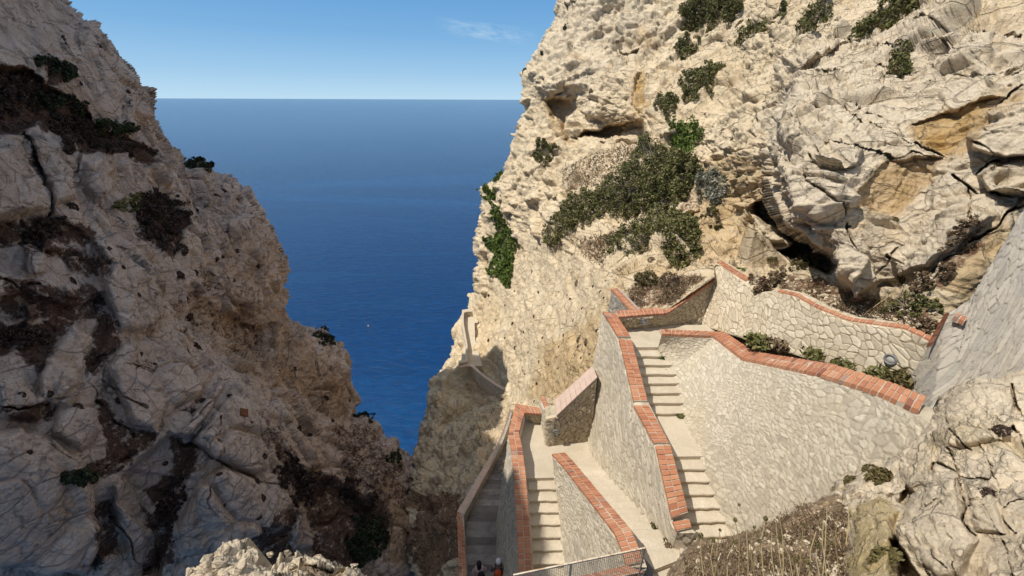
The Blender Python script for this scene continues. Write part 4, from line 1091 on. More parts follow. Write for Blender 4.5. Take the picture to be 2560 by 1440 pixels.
# parapet between the two lower flights
w = empty('retaining_wall', Z(1395, 1250, -14.3), 'triangular pale wall with a slanting brick coping between the two lower flights', 'stone wall', 'walls of the zigzag path')
L = pz([(1379, 1134, -12.75), (1405, 1162, -12.28), (1467, 1241, -11.2), (1537, 1333, -10.45), (1555, 1377, -10.45), (1566, 1412, -10.45)])
R = pz([(1413, 1131, -12.75), (1437, 1156, -12.28), (1508, 1241, -11.2), (1578, 1322, -10.45), (1598, 1367, -10.45), (1608, 1403, -10.45)])
coping(w, L, R, seed=16, stag=True)
E = [Z(1386, 1192, LV4), Z(1388, 1215, -13.9), Z(1392, 1270, -14.2), Z(1398, 1340, -14.6), Z(1408, 1430, -15.1), Z(1414, 1540, -15.6)]
E = [e-Vector((-.03, 0, .3)) for e in E]
bb = [Vector((t.x, t.y, z)) for t, z in zip(R, (-14.2, -13.7, -12.8, -11.8, -11.8, -11.8))]
wall_body('wall_face', inset(L, R), E, (.5, 0, 0), M['wall'], w, cell=.25, rel=.03, back_base=bb)
Lc = pz([(1566, 1412, -10.46), (1440, 1441, -10.46), (1290, 1480, -10.46)]); Rc = pz([(1612, 1430, -10.46), (1478, 1460, -10.46), (1300, 1510, -10.46)])
coping(w, Lc, Rc, seed=17)
wall_body('end_wall', inset(Lc, Rc), [p-Vector((0, 0, 5.3)) for p in Lc], (0, -.35, 0), M['wall'], w, res=.08)

# outer parapet of the lower flight
w = empty('retaining_wall', Z(1250, 1300, -17), 'long outer wall with a weathered brick coping, dropping to the shaded path', 'stone wall', 'walls of the zigzag path')
L = pz([(1299, 1560, -15.1), (1296, 1440, -14.55), (1291, 1306, -13.85), (1283, 1183, -13.1), (1277, 1128, -12.95), (1270, 1082, -12.95), (1276, 1058, -12.95), (1289, 1009, -12.95)])
R = pz([(1335, 1560, -15.1), (1330, 1440, -14.55), (1324, 1306, -13.85), (1315, 1183, -13.1), (1308, 1128, -12.95), (1298, 1082, -12.95), (1302, 1066, -12.95), (1312, 1031, -12.95)])
coping(w, L, R, seed=18, blen=.17)
Lk = pz([(1290, 1008, -12.955), (1352, 1020, -12.955)]); Rk = pz([(1312, 1032, -12.955), (1353, 1034, -12.955)])
coping(w, Lk, Rk, seed=19, blen=.16)
bs = [Vector((path_x(p.y)+1.38, p.y, -13.3-.5*p.y)) for p in L]
wall_body('wall_face', inset(L, R), bs, (.5, 0, 0), M['wall'], w, cell=.26, rel=.025, back_base=[r+Vector((0, 0, -1.6)) for r in R])
wall_body('end_wall', inset(Rk, Lk), [Z(1330, 1062, LV4-.2), Z(1352, 1063, LV4-.2)], (0, .4, 0), M['wall_warm'], w, cell=.25)

# stone buttress with the pink sloping top and lamp
w = empty('buttress', Z(1410, 1108, LV4), 'wedge-shaped rough stone buttress with a pinkish sloping slab top and a round lamp', 'buttress')
a0, a1 = Z(1366, 1114, LV4), Z(1456, 1100, LV4)
y_ = a0.y
def aty(px, py, y):
    r = ray(px, py); return Vector(r*(y/r[1]))
tf = [aty(1366, 1048, y_), aty(1393, 1042, y_+.05), aty(1492, 948, a1.y+.1)]
WP_ = wall_body('wall_face', tf, [a0-Vector((0, 0, .2)), a0.lerp(a1, .3)-Vector((0, 0, .2)), a1-Vector((-.4, 0, .2))], (0, .75, 0), M['wall_warm'], w, cell=.24, rel=.055)
V, F = [], []
p0, p1 = aty(1391, 1043, y_-.02), aty(1493, 947, a1.y+.06)
q0, q1 = aty(1387, 1004, y_+.75), aty(1480, 920, a1.y+.85)
up = Vector((0, 0, 1))
for i in range(8):
    f0, f1 = i/8+.004, (i+1)/8-.004
    add_box(V, F, p0.lerp(p1, f0)+up*.0, p0.lerp(p1, f1)-p0.lerp(p1, f0), q0.lerp(q1, f0)-p0.lerp(p1, f0), up*.10)
mesh_obj('sloping_slab', np.array([tuple(v) for v in V]), F, M['pink_slab'], w)
coping(w, [aty(1351, 992, y_+1.6), aty(1372, 1049, y_-.02)], [aty(1362, 990, y_+1.6), aty(1389, 1046, y_-.02)], rows=1, seed=21, blen=.16)
wall_body('side_wall', [aty(1352, 995, y_+1.6), aty(1369, 1050, y_)], [aty(1350, 1064, y_+1.6), a0], (.3, 0, 0), M['wall'], w, cell=.24)

# outer parapet of the shaded path
w = empty('parapet', Vector((path_x(12)-.3, 12, -19)), 'low parapet in shade along the lower path, brick turning to pinkish slabs', 'parapet')
Lp = pz([(1146, 1560, -16.2), (1146, 1440, -16.7), (1142, 1280, -18.8)]); Rp = pz([(1170, 1560, -16.2), (1167, 1440, -16.7), (1159, 1290, -18.9)])
coping(w, Lp, Rp, seed=22)
Lq = pz([(1142, 1279, -18.82), (1200, 1181, -20.8), (1244, 1107, -23), (1265, 1055, -25.2), (1273, 1025, -26.6), (1279, 1000, -28)]); Rq = pz([(1160, 1289, -18.92), (1216, 1184, -20.9), (1251, 1120, -23), (1270, 1066, -25.2), (1278, 1034, -26.6), (1285, 1004, -28)])
coping(w, Lq, Rq, seed=23, rows=1, blen=.8, mat='pink_slab')
wall_body('wall_face', inset(Lp, Rp)+inset(Lq[1:], Rq[1:]), [p-Vector((0, 0, 2.4)) for p in Lp+Lq[1:]], (.3, 0, 0), M['wall_grey'], w, cell=.3, res=.09)

# far ledge path and its parapet
ZL = -33.0
w = empty('parapet', Z(1158, 850, ZL), 'pale far parapet bordering the ledge path at the foot of the sunlit cliff', 'parapet')
Lf = pz([(1181, 774, ZL+1), (1155, 774, ZL+1), (1153, 806, ZL+1), (1164, 862, ZL+1), (1163, 898, ZL+1), (1146, 902, ZL+1)]); Rf = pz([(1181, 779, ZL+1), (1160, 779, ZL+1), (1159, 806, ZL+1), (1169, 862, ZL+1), (1169, 904, ZL+1), (1146, 908, ZL+1)])
coping(w, Lf, Rf, seed=24, rows=1, blen=1.0, mat='mortar')
wall_body('wall_face', inset(Lf, Rf), [p-Vector((0, 0, 1.5)) for p in Lf], [(Vector(b)-Vector(a))*.8 for a, b in zip(Lf, Rf)], M['wall'], w, res=.15, cell=.5)
slab('path', [Z(1158, 778, ZL), Z(1180, 778, ZL), Z(1186, 800, ZL), Z(1188, 850, ZL), Z(1206, 915, ZL), Z(1150, 915, ZL), Z(1160, 860, ZL), Z(1154, 806, ZL)], .6, M['step'])['kind'] = 'structure'
w = empty('parapet', Z(1210, 940, ZL), 'second far parapet descending from the ledge path into the shade', 'parapet')
Lg = pz([(1148, 915, ZL+.6), (1172, 908, ZL+.6), (1200, 936, ZL+.7), (1236, 962, ZL+1.2), (1275, 984, ZL+2)]); Rg = pz([(1150, 919, ZL+.6), (1174, 913, ZL+.6), (1204, 932, ZL+.7), (1240, 957, ZL+1.2), (1279, 979, ZL+2)])
coping(w, Lg, Rg, seed=25, rows=1, blen=1.0, mat='pink_slab')
wall_body('wall_face', inset(Lg, Rg), [p-Vector((0, 0, 2.0)) for p in Lg], (.35, .2, 0), M['wall'], w, res=.15, cell=.5)
# ------------------------------------------------------------------ near ground and rock at the lower right
NR_OUT = [(1640, 1560), (1655, 1470), (1685, 1405), (1712, 1368), (1745, 1352), (1800, 1350), (1860, 1332), (1930, 1292), (2000, 1258), (2060, 1238), (2092, 1222), (2085, 1200), (2110, 1180), (2140, 1165), (2170, 1140), (2200, 1150), (2240, 1120), (2268, 1084),
          (2310, 1052), (2338, 1022), (2362, 985), (2395, 962), (2440, 950), (2490, 948), (2530, 936), (2760, 905), (3200, 880), (3200, 1560)]
NR_CTRL = [(1700, 1440, 7.4), (1700, 1370, 9.0), (1740, 1345, 9.6), (1850, 1335, 9.0), (1960, 1285, 8.2), (2050, 1240, 7.7), (2110, 1205, 7.3), (1850, 1440, 6.2), (2000, 1350, 6.5), (2000, 1440, 5.3), (2100, 1300, 6.3), (2150, 1230, 6.6), (2110, 1360, 5.7),
           (2180, 1330, 5.3), (2130, 1440, 4.7), (2240, 1240, 6.2), (2260, 1100, 7.1), (2330, 1040, 7.0), (2300, 1150, 6.3), (2400, 970, 6.8), (2450, 1050, 6.0), (2560, 935, 6.6), (2560, 1050, 5.6), (2400, 1200, 5.3), (2560, 1200, 4.7), (2300, 1300, 5.0),
           (2450, 1400, 4.2), (2560, 1440, 3.7), (2290, 1440, 4.4), (2700, 1000, 6.0), (2700, 1440, 3.4), (3150, 1000, 5.4), (3150, 1440, 3.0), (3150, 1600, 2.6), (1700, 1550, 6), (2200, 1550, 3.9), (2700, 1550, 3)]
def build_near_rock():
    s = Surf((1630, 870, 3150, 1550), STEP, NR_CTRL, 2.2, 11)
    sd = sdist(s.X, s.Y, NR_OUT)
    s.D += 0.07*s.D0*(1-np.clip(sd/45, 0, 1))**2.2
    s.dome([(2112, 1300), (2135, 1255), (2195, 1232), (2245, 1262), (2228, 1300), (2232, 1345), (2240, 1400), (2262, 1480), (2090, 1480), (2100, 1370)], -.45, .3)
    s.poly([(2216, 1342), (2238, 1335), (2268, 1395), (2305, 1450), (2320, 1500), (2262, 1500), (2248, 1420), (2232, 1385)], 1.1, 10, .6)
    s.poly([(2232, 1246), (2262, 1212), (2284, 1230), (2252, 1268)], .5, 12, .9)
    s.poly([(2245, 1120), (2330, 1040), (2345, 1100), (2320, 1200), (2270, 1225), (2245, 1180)], -.12, 8, .4)
    s.dome([(2330, 1040), (2400, 965), (2500, 950), (2540, 1010), (2530, 1090), (2450, 1120), (2380, 1130), (2340, 1100)], -.2, .4)
    s.dome([(2250, 1260), (2340, 1160), (2390, 1180), (2410, 1290), (2450, 1350), (2400, 1440), (2330, 1450), (2280, 1400), (2230, 1320)], -.25, .4)
    s.dome([(2400, 1190), (2470, 1200), (2520, 1340), (2440, 1330)], -.12, .4)
    for pts, wd, dp in (
        ([(2378, 1138), (2390, 1176), (2397, 1235), (2406, 1273), (2416, 1308), (2441, 1339)], 5, .28), ([(2396, 1193), (2430, 1196), (2468, 1199)], 3, .14), ([(2347, 1273), (2357, 1315), (2382, 1345)], 3, .14), ([(2267, 1287), (2302, 1343), (2330, 1388), (2358, 1412)], 4, .18),
        ([(2448, 1252), (2475, 1305), (2507, 1343)], 4, .16), ([(2534, 1065), (2560, 1107), (2620, 1160)], 5, .25), ([(2455, 968), (2465, 1010), (2464, 1030)], 3, .12), ([(2458, 1113), (2482, 1166), (2486, 1200), (2500, 1260)], 3, .14), ([(2382, 1370), (2388, 1450)], 4, .2),
        ([(2528, 965), (2542, 1010), (2575, 1050)], 8, .45), ([(2331, 1180), (2337, 1159), (2359, 1162), (2385, 1183)], 5, .2), ([(2316, 1440), (2300, 1400)], 3, .12), ([(2390, 1085), (2402, 1098), (2440, 1125)], 4, .16), ([(2520, 1440), (2505, 1360)], 4, .2), ([(2350, 1270), (2330, 1240), (2280, 1260)], 3, .1),
        ([(2460, 1290), (2440, 1240), (2410, 1262)], 3, .1), ([(2540, 1330), (2500, 1270), (2560, 1240)], 3, .12), ([(2455, 985), (2490, 970)], 2, .06), ([(2560, 1150), (2500, 1100), (2480, 1040)], 3, .1),
    ):
        s.crack(pts, wd*.7, dp*.8, jit=.9, lip=.1)
    s.paint('soil', [(1600, 1560), (1700, 1380), (1745, 1352), (1860, 1335), (1960, 1288), (2060, 1240), (2100, 1230), (2110, 1290), (2095, 1400), (2110, 1560)], .95, 10)
    s.paint('soil', [(2090, 1215), (2180, 1190), (2230, 1215), (2220, 1240), (2130, 1260)], .4, 10)
    s.paint('stain', [(2112, 1300), (2135, 1255), (2195, 1232), (2245, 1262), (2228, 1300), (2232, 1345), (2262, 1480), (2090, 1480), (2100, 1370)], .85, 10)
    s.paint('stain', [(2480, 1040), (2540, 1050), (2500, 1120), (2440, 1110)], .3, 20)
    s.points()
    dirt = s.attr['soil'].ravel()
    d = relief(s, .55, big=(1.6, .14, .14, .08), mid=(.5, .06, .2, .05), small=(.16, .02, .25, .012), grain=.03, warp=.2, seed=41, fine=.7)
    d += fbm(s.P.reshape(-1, 3)*9, 4, 71, .6)*.03*dirt
    s.displace(d.reshape(s.shape))
    o = s.mesh('rock_ground', M['near_rock'], NR_OUT, (.2, .1, -1.0))
    tag(o, 'pale cracked rock and dry soil close to the camera at the lower right', None, None, 'structure')
    return s
NR = build_near_rock()

FG_OUT = [(420, 1560), (440, 1470), (455, 1436), (472, 1414), (500, 1400), (518, 1382), (540, 1374), (556, 1360), (580, 1354), (606, 1360), (636, 1372), (646, 1396), (664, 1404), (690, 1408), (716, 1398), (740, 1392), (762, 1386), (790, 1382), (806, 1384), (832, 1392), (850, 1404),
          (880, 1414), (902, 1428), (930, 1446), (960, 1480), (980, 1560)]
def build_foreground_rock():
    s = Surf((410, 1340, 990, 1560), 2.0, [(460, 1420, 4.7), (580, 1360, 4.9), (640, 1390, 4.8), (700, 1410, 4.8), (790, 1385, 5.0), (930, 1445, 5.2), (560, 1440, 4.2), (700, 1450, 4.1), (850, 1450, 4.4), (600, 1550, 3.6), (900, 1550, 3.8), (450, 1550, 3.9)], 3, 6)
    s.poly([(690, 1425), (740, 1415), (830, 1420), (860, 1440), (860, 1500), (690, 1500)], .25, 12)
    s.paint('soil', [(690, 1425), (740, 1415), (830, 1420), (870, 1450), (860, 1520), (690, 1520)], .6, 10)
    s.attr.setdefault('stain', np.zeros(s.shape, np.float32))
    s.points()
    d = relief(s, .55, big=(.42, .24, .5, .14), mid=(.17, .09, .5, .06), small=(.07, .02, .4, .015), grain=.015, warp=.05, seed=61, fine=.4)
    s.displace(d.reshape(s.shape))
    o = s.mesh('rock_ground', M['near_rock'], FG_OUT, (0, .2, -1.2))
    tag(o, 'sunlit crumbly rock edge at the bottom of the picture', None, None, 'structure')
    return s
FG = build_foreground_rock()

def make_stone(name, loc, size, mat, seed, label, group):
    rnd = np.random.default_rng(seed)
    import bmesh
    bm = bmesh.new(); bmesh.ops.create_icosphere(bm, subdivisions=3, radius=1)
    V = np.array([v.co[:] for v in bm.verts]); Fq = np.array([[v.index for v in f.verts] for f in bm.faces])
    bm.free()
    for _ in range(12):             # knock flat faces off a ball
        n = rnd.normal(size=3); n /= np.linalg.norm(n); h = rnd.uniform(.3, .7)
        k = V @ n - h
        V -= np.clip(k, 0, None)[:, None]*n
    V *= np.array(size)*rnd.uniform(.85, 1.15, 3)
    V += fbm((V*14+seed).astype(np.float32), 3, seed)[:, None]*.008*V/np.linalg.norm(V, axis=1, keepdims=True)
    a = rnd.uniform(0, 6.28, 3)
    R = np.array(Matrix.Rotation(a[0], 3, 'X') @ Matrix.Rotation(a[1], 3, 'Z'))
    o = mesh_obj(name, V @ R.T, Fq, mat, None, {'soil': np.zeros(len(V)), 'stain': np.zeros(len(V))})
    o.location = loc
    return tag(o, label, 'stone', group)
for k, (px, py, sz, lab) in enumerate(((547, 1418, .075, 'flat pale stone lowest on the left slope of the foreground heap'), (520, 1400, .06, 'slanting cream stone on the left flank of the foreground heap'), (592, 1428, .08, 'pale angular stone below the jagged peak of the foreground heap'),
        (566, 1370, .07, 'jagged light stone forming the peak of the foreground heap'), (632, 1398, .06, 'small grey-cream stone at the right foot of the jagged peak'), (670, 1402, .05, 'lone shaded grey stone in the dip of the foreground heap'),
        (716, 1400, .05, 'small pointed stone left of the upright stone on the foreground ridge'), (760, 1388, .075, 'upright pale stone standing on the foreground ridge'), (796, 1384, .07, 'yellowish-topped stone at the right crest of the foreground heap'),
        (730, 1412, .07, 'long flat stone lying in front of the upright stone'), (840, 1402, .05, 'small pale stone on the right slope of the foreground heap'), (880, 1424, .05, 'cream pebble low on the right slope of the foreground heap'), (912, 1440, .05, 'rightmost small stone of the foreground heap'),
        (480, 1432, .06, 'leftmost stone of the foreground heap at the bottom edge'))):
    p, n = FG.at(px, py)
    make_stone('stone', p+n*sz*.3, (sz*1.5, sz*.9, sz*1.15), M['near_rock'], 900+k, lab, 'stones of the foreground heap')

# ------------------------------------------------------------------ plants
def leaf_material(name, stops, trans=.25):
    m = NT(name)
    t = m.attr('tint')
    col = m.ramp(t, stops)
    m.b.inputs['Roughness'].default_value = .7
    m.b.inputs['Specular IOR Level'].default_value = .25
    return m.done(col)
M['leaf'] = leaf_material('juniper_leaves', [(0, (.045, .042, .016)), (.35, (.10, .102, .032)), (.68, (.165, .158, .052)), (.84, (.22, .19, .085)), (1, (.31, .25, .16))])
M['leaf_bright'] = leaf_material('fresh_green_leaves', [(0, (.045, .068, .014)), (.5, (.11, .165, .028)), (1, (.19, .245, .06))])
M['leaf_grey'] = leaf_material('silvery_leaves', [(0, (.10, .10, .075)), (.5, (.22, .215, .16)), (1, (.38, .36, .28))])
M['leaf_dry'] = leaf_material('dry_brown_growth', [(0, (.060, .036, .022)), (.35, (.13, .082, .046)), (.65, (.23, .165, .095)), (.85, (.36, .29, .18)), (1, (.55, .48, .36))])
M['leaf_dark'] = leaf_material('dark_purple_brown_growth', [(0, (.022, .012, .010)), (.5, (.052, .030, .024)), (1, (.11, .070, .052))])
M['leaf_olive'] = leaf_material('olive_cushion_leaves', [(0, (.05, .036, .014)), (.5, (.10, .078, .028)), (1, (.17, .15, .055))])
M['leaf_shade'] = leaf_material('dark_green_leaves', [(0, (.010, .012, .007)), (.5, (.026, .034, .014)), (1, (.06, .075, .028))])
M['twig'] = leaf_material('grey_twigs', [(0, (.10, .08, .065)), (.5, (.23, .19, .155)), (1, (.40, .35, .29))])
M['twig_dark'] = leaf_material('brown_twigs', [(0, (.02, .013, .01)), (.5, (.05, .034, .028)), (1, (.11, .08, .065))])
M['straw'] = leaf_material('straw_stems', [(0, (.30, .21, .09)), (.5, (.46, .35, .17)), (1, (.60, .48, .27))])

def quads(C, size, rnd, elong=1.6):
    n = len(C)
    a = rnd.normal(size=(n, 3)); a /= np.linalg.norm(a, axis=1, keepdims=True)
    b = np.cross(a, rnd.normal(size=(n, 3))); b /= np.linalg.norm(b, axis=1, keepdims=True)+1e-9
    s = (size*rnd.uniform(.6, 1.35, n))[:, None]
    u, v = a*s*elong*.5, b*s*.5
    V = np.stack([C-u, C+v*.9, C+u, C-v*.9], 1).reshape(-1, 3)
    return V, np.arange(n*4).reshape(n, 4)

def tubes(segs):                    # segs: (p0, p1, r0, r1)
    V, F = [], []
    for p0, p1, r0, r1 in segs:
        d = Vector(p1)-Vector(p0)
        if d.length < 1e-5: continue
        x = d.orthogonal().normalized(); y = d.cross(x).normalized()
        o = len(V)
        for p, r in ((p0, r0), (p1, r1)):
            for k in range(4):
                a = k*math.pi/2
                V.append(Vector(p)+x*math.cos(a)*r+y*math.sin(a)*r)
        for k in range(4): F.append((o+k, o+(k+1) % 4, o+4+(k+1) % 4, o+4+k))
    return np.array([tuple(v) for v in V]), F

def shrub(poly, surf, h, leaf, label, name='shrub', cat='shrub', group=None, mat='leaf', twig='twig', dens=1.0, ntw=1.0, lift=.45, seed=None, flat=0.0):
    """A shrub standing on a rock face, as wide as its traced foot; crown of small leaves in clumps on branching twigs."""
    sd_ = abs(hash(str(poly[0]))) % 99991 if seed is None else seed
    sd_ = int(poly[0][0]*7+poly[0][1]*13) if seed is None else seed
    rnd = np.random.default_rng(sd_)
    a = np.array(poly, float)
    x0, y0, x1, y1 = a[:, 0].min(), a[:, 1].min(), a[:, 0].max(), a[:, 1].max()
    n = 4000
    X, Y = rnd.uniform(x0, x1, n), rnd.uniform(y0, y1, n)
    sdv = sdist(X, Y, poly); k = sdv > 0
    X, Y, sdv = X[k], Y[k], sdv[k]
    gp = fbm(np.stack([X/22, Y/22, X*0+sd_], -1).astype(np.float32), 3, 9)
    k2 = gp > -.22
    if k2.sum() > 20: X, Y, sdv = X[k2], Y[k2], sdv[k2]
    m = max(sdv.max(), 1)
    dn = np.clip(sdv/m, 0, 1)
    ctr = int(np.argmax(sdv))
    bp, bn = surf.at(X[ctr], Y[ctr])
    t = bp.dot(Vector(R3 @ np.array([0, 0, -1.0])))
    area = k.mean()*(x1-x0)*(y1-y0)*(t/1000)**2
    leaf = leaf*.82
    nc = int(np.clip(area/(leaf*leaf)*.30*dens, 24, 1300))
    nc = min(nc, len(X))
    root = empty(name, bp, label, cat, group)
    base = np.array(bp)
    cl, rr = [], []
    segs = []
    root_p = Vector(bp)-bn*.1
    for i in range(nc):
        p, nn = surf.at(X[i], Y[i])
        g = (nn*(1-lift)+Vector((0, 0, 1))*lift).normalized()
        hh = h*(.25+.75*math.sqrt(dn[i]))*rnd.uniform(.25, 1.0)*(1.0+.5*math.sin(X[i]*.13+1)*math.sin(Y[i]*.17))
        c = p+g*hh
        cl.append(c); rr.append(h*rnd.uniform(.12, .26)*(.6+.4*dn[i]))
        if rnd.random() < .55*ntw:
            st = root_p.lerp(p, rnd.uniform(.0, .7))
            mid = st.lerp(c, .55)+Vector(rnd.normal(size=3)*h*.08)
            r = .012+.02*leaf*4*rnd.random()
            if nc > 150 and rnd.random() < .25: continue
            segs += [(st, mid, r, r*.7), (mid, c+g*rr[-1]*rnd.uniform(-.2, 1.0), r*.7, r*.35)]
            if rnd.random() < .6:
                segs.append((mid, c+Vector(rnd.normal(size=3)*h*.25), r*.5, r*.25))
    cl = np.array([tuple(c) for c in cl]); rr = np.array(rr)
    per = 26
    ci = np.repeat(np.arange(nc), per)
    off = rnd.normal(size=(len(ci), 3)); off /= np.linalg.norm(off, axis=1, keepdims=True)
    off *= (rnd.uniform(.3, 1, len(ci))**.5)[:, None]
    off[:, 2] *= (1-flat)
    C = cl[ci]+off*rr[ci][:, None]*1.25
    V, Fq = quads(C, leaf*1.15, rnd)
    ct = np.clip(rnd.normal(.44, .24, nc), 0, 1)
    tint = np.clip(ct[ci]+rnd.normal(0, .13, len(ci)), 0, 1)
    mesh_obj('foliage', V, Fq, M[mat], root, {'tint': np.repeat(tint, 4)})
    if segs:
        V, F = tubes(segs)
        mesh_obj('branches', V, F, M[twig], root, {'tint': np.repeat(np.clip(rnd.normal(.5, .25, len(V)//8), 0, 1), 8)[:len(V)]})
    return root

G1 = 'green shrubs rooted on the sunlit cliff'
shrub([(1692, 78), (1700, 30), (1730, 0), (1780, -25), (1850, -15), (1858, 30), (1832, 62), (1790, 82), (1740, 76)], RC, 1.9, .15, 'broad dark green shrub cut by the top edge, left end of the cliff-top row', group=G1)
shrub([(1686, 132), (1720, 95), (1752, 98), (1745, 122), (1705, 150)], RC, 1.2, .14, 'small low shrub on the bare slab below the broad cliff-top shrub', group=G1, mat='leaf')
shrub([(1830, 118), (1858, 92), (1890, 66), (1930, 38), (1938, 58), (1900, 88), (1870, 112)], RC, 1.1, .14, 'long thin shrub growing in a diagonal crack right of the broad cliff-top shrub', group=G1)
shrub([(1938, 52), (1944, 24), (1976, 20), (1972, 52)], RC, 1.0, .13, 'small round shrub standing alone between the crack shrub and the spiky grey-green one', group=G1)
shrub([(1984, 82), (2008, 50), (2040, 18), (2080, -10), (2074, 40), (2050, 82), (2028, 100)], RC, 1.2, .13, 'grey-green shrub with bare twigs beside the jutting rock spur at the top', group=G1)
shrub([(2112, 106), (2150, 68), (2200, 30), (2250, -10), (2420, -40), (2385, 12), (2310, 26), (2240, 52), (2190, 88), (2140, 102)], RC, 1.1, .11, 'largest cliff-top shrub, sprawling along the ledge at the upper right', group=G1)
shrub([(1698, 252), (1700, 206), (1740, 190), (1770, 165), (1812, 165), (1792, 192), (1784, 246), (1740, 262)], RC, 1.3, .13, 'spreading shrub with pale twigs halfway down the gully above the bright green bush', group=G1)
shrub([(1630, 302), (1650, 260), (1692, 240), (1697, 266), (1662, 302)], RC, 1.2, .13, 'dense shrub just right of the ochre cave wall', group=G1)
shrub([(1672, 356), (1698, 318), (1750, 302), (1768, 325), (1742, 360), (1722, 386), (1685, 376)], RC, 1.5, .13, 'brightest green bush, rounded, standing above the large sprawling thicket', group=G1, mat='leaf_bright')
shrub([(2213, 200), (2235, 150), (2270, 132), (2297, 154), (2262, 192), (2240, 206)], RC, .8, .09, 'single bushy shrub in the middle of the big white outcrop', group=G1)
shrub([(1338, 402), (1345, 374), (1376, 366), (1404, 380), (1382, 396), (1376, 430), (1354, 416)], RC, 1.6, .17, 'lone grey-green shrub near the seaward edge below the caves', group=G1)
shrub([(1362, 606), (1380, 560), (1420, 510), (1470, 484), (1492, 500), (1500, 540), (1470, 572), (1420, 592), (1390, 630)], RC, 1.7, .14, 'lower left lobe of the thicket, leaning along the slope edge', group=G1)
shrub([(1480, 522), (1500, 465), (1560, 430), (1600, 402), (1628, 364), (1660, 374), (1700, 394), (1752, 410), (1762, 440), (1730, 462), (1700, 512), (1640, 518), (1560, 544), (1500, 548)], RC, 1.8, .13, 'large sprawling dark green thicket in the centre of the slope', group=G1, dens=1.15)
shrub([(1508, 644), (1530, 590), (1580, 570), (1602, 552), (1660, 520), (1722, 544), (1752, 570), (1742, 622), (1690, 658), (1640, 632), (1560, 640)], RC, 1.4, .12, 'broad shrub below the pale boulder, nearest to the brick walls', group=G1, dens=1.1)
shrub([(1742, 505), (1748, 450), (1790, 428), (1824, 468), (1822, 516), (1782, 528)], RC, 1.3, .11, 'silvery grey bush right of the thicket, before the dark overhang', group=G1, mat='leaf_grey', ntw=1.6)
shrub([(1750, 560), (1790, 540), (1812, 545), (1800, 570), (1760, 575)], RC, .6, .10, 'low olive cushion of growth right of the broad lower shrub', group=G1, mat='leaf_olive')
G2 = 'bright creepers on the seaward cliff edge'
shrub([(1197, 478), (1220, 458), (1258, 428), (1242, 470), (1232, 505), (1212, 498)], RC, 1.0, .22, 'green creeper covering the highest notch of the seaward edge', 'creeper', 'creeper', G2, 'leaf_bright', ntw=.3, dens=2.2)
shrub([(1228, 505), (1246, 518), (1264, 555), (1262, 585), (1240, 565)], RC, .8, .2, 'narrow green creeper in the groove under the upper notch', 'creeper', 'creeper', G2, 'leaf_bright', ntw=.3, dens=2.2)
shrub([(1216, 600), (1260, 575), (1291, 573), (1290, 640), (1276, 724), (1246, 702), (1222, 680), (1238, 640), (1220, 620)], RC, 1.2, .22, 'largest bright green creeper hanging down the seaward wall', 'creeper', 'creeper', G2, 'leaf_bright', ntw=.3, dens=2.4)
G3 = 'shrubs on the soil strip above the stone wall'
shrub([(1864, 742), (1878, 690), (1930, 680), (1965, 690), (1935, 724), (1895, 744)], RC, .5, .07, 'dull green-brown shrub spilling over the stone wall', group=G3, mat='leaf_dry', ntw=1.5)
shrub([(1975, 678), (2015, 656), (2056, 668), (2054, 688), (2010, 690)], RC, .5, .07, 'yellow-green cushion in front of the dark overhang', group=G3, mat='leaf_olive')
shrub([(2190, 782), (2240, 746), (2340, 738), (2345, 790), (2270, 796)], RC, .3, .05, 'leafy green plant at the right end of the soil strip', group=G3, mat='leaf', dens=.6)
shrub([(2285, 830), (2300, 800), (2335, 800), (2330, 850), (2305, 855)], RC, .3, .05, 'withered brown bush in the corner beside the small pier', group=G3, mat='leaf_dry', ntw=1.5)
shrub([(2418, 746), (2430, 725), (2452, 735), (2446, 752)], RC, .25, .05, 'small green tuft at the top of the grey wall', group=G3, mat='leaf')
shrub([(2360, 640), (2400, 570), (2450, 560), (2450, 590), (2400, 640)], RC, .35, .055, 'dark bush lodged in the diagonal crack of the right outcrop', group=G3, mat='leaf_dry', ntw=1.3)
shrub([(2285, 745), (2300, 690), (2370, 660), (2400, 680), (2360, 725)], RC, .3, .05, 'low grey-brown scrub at the foot of the right outcrop', group=G3, mat='leaf_dry', ntw=1.3)
shrub([(1586, 720), (1592, 688), (1620, 682), (1642, 694), (1640, 720)], RC, .55, .06, 'olive-brown round bush in the dry planter', group=G3, mat='leaf_olive')
shrub([(1650, 720), (1652, 695), (1690, 688), (1700, 712), (1680, 725)], RC, .45, .06, 'brown dry bush right of the olive one in the planter', group=G3, mat='leaf_dry')

G4 = 'dark shrubs on the shaded cliff'
kw = dict(group=G4, twig='twig_dark')
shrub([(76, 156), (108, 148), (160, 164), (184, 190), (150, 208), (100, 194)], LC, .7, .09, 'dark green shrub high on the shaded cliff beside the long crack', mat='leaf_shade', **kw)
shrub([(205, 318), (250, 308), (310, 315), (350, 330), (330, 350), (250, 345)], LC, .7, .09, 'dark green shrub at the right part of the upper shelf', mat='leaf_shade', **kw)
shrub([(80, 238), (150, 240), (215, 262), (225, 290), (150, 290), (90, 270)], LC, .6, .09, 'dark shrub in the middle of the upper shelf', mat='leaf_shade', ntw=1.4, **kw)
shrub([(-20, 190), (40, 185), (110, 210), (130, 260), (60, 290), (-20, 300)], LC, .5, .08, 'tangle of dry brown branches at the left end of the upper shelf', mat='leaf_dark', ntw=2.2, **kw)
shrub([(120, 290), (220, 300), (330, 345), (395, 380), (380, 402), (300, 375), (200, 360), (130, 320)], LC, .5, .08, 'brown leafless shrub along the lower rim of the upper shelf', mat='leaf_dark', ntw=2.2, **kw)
shrub([(272, 528), (300, 500), (345, 490), (350, 520), (310, 540)], LC, .8, .09, 'green wind-bent foliage left of the bare branches in mid cliff', mat='leaf', flat=.4, **kw)
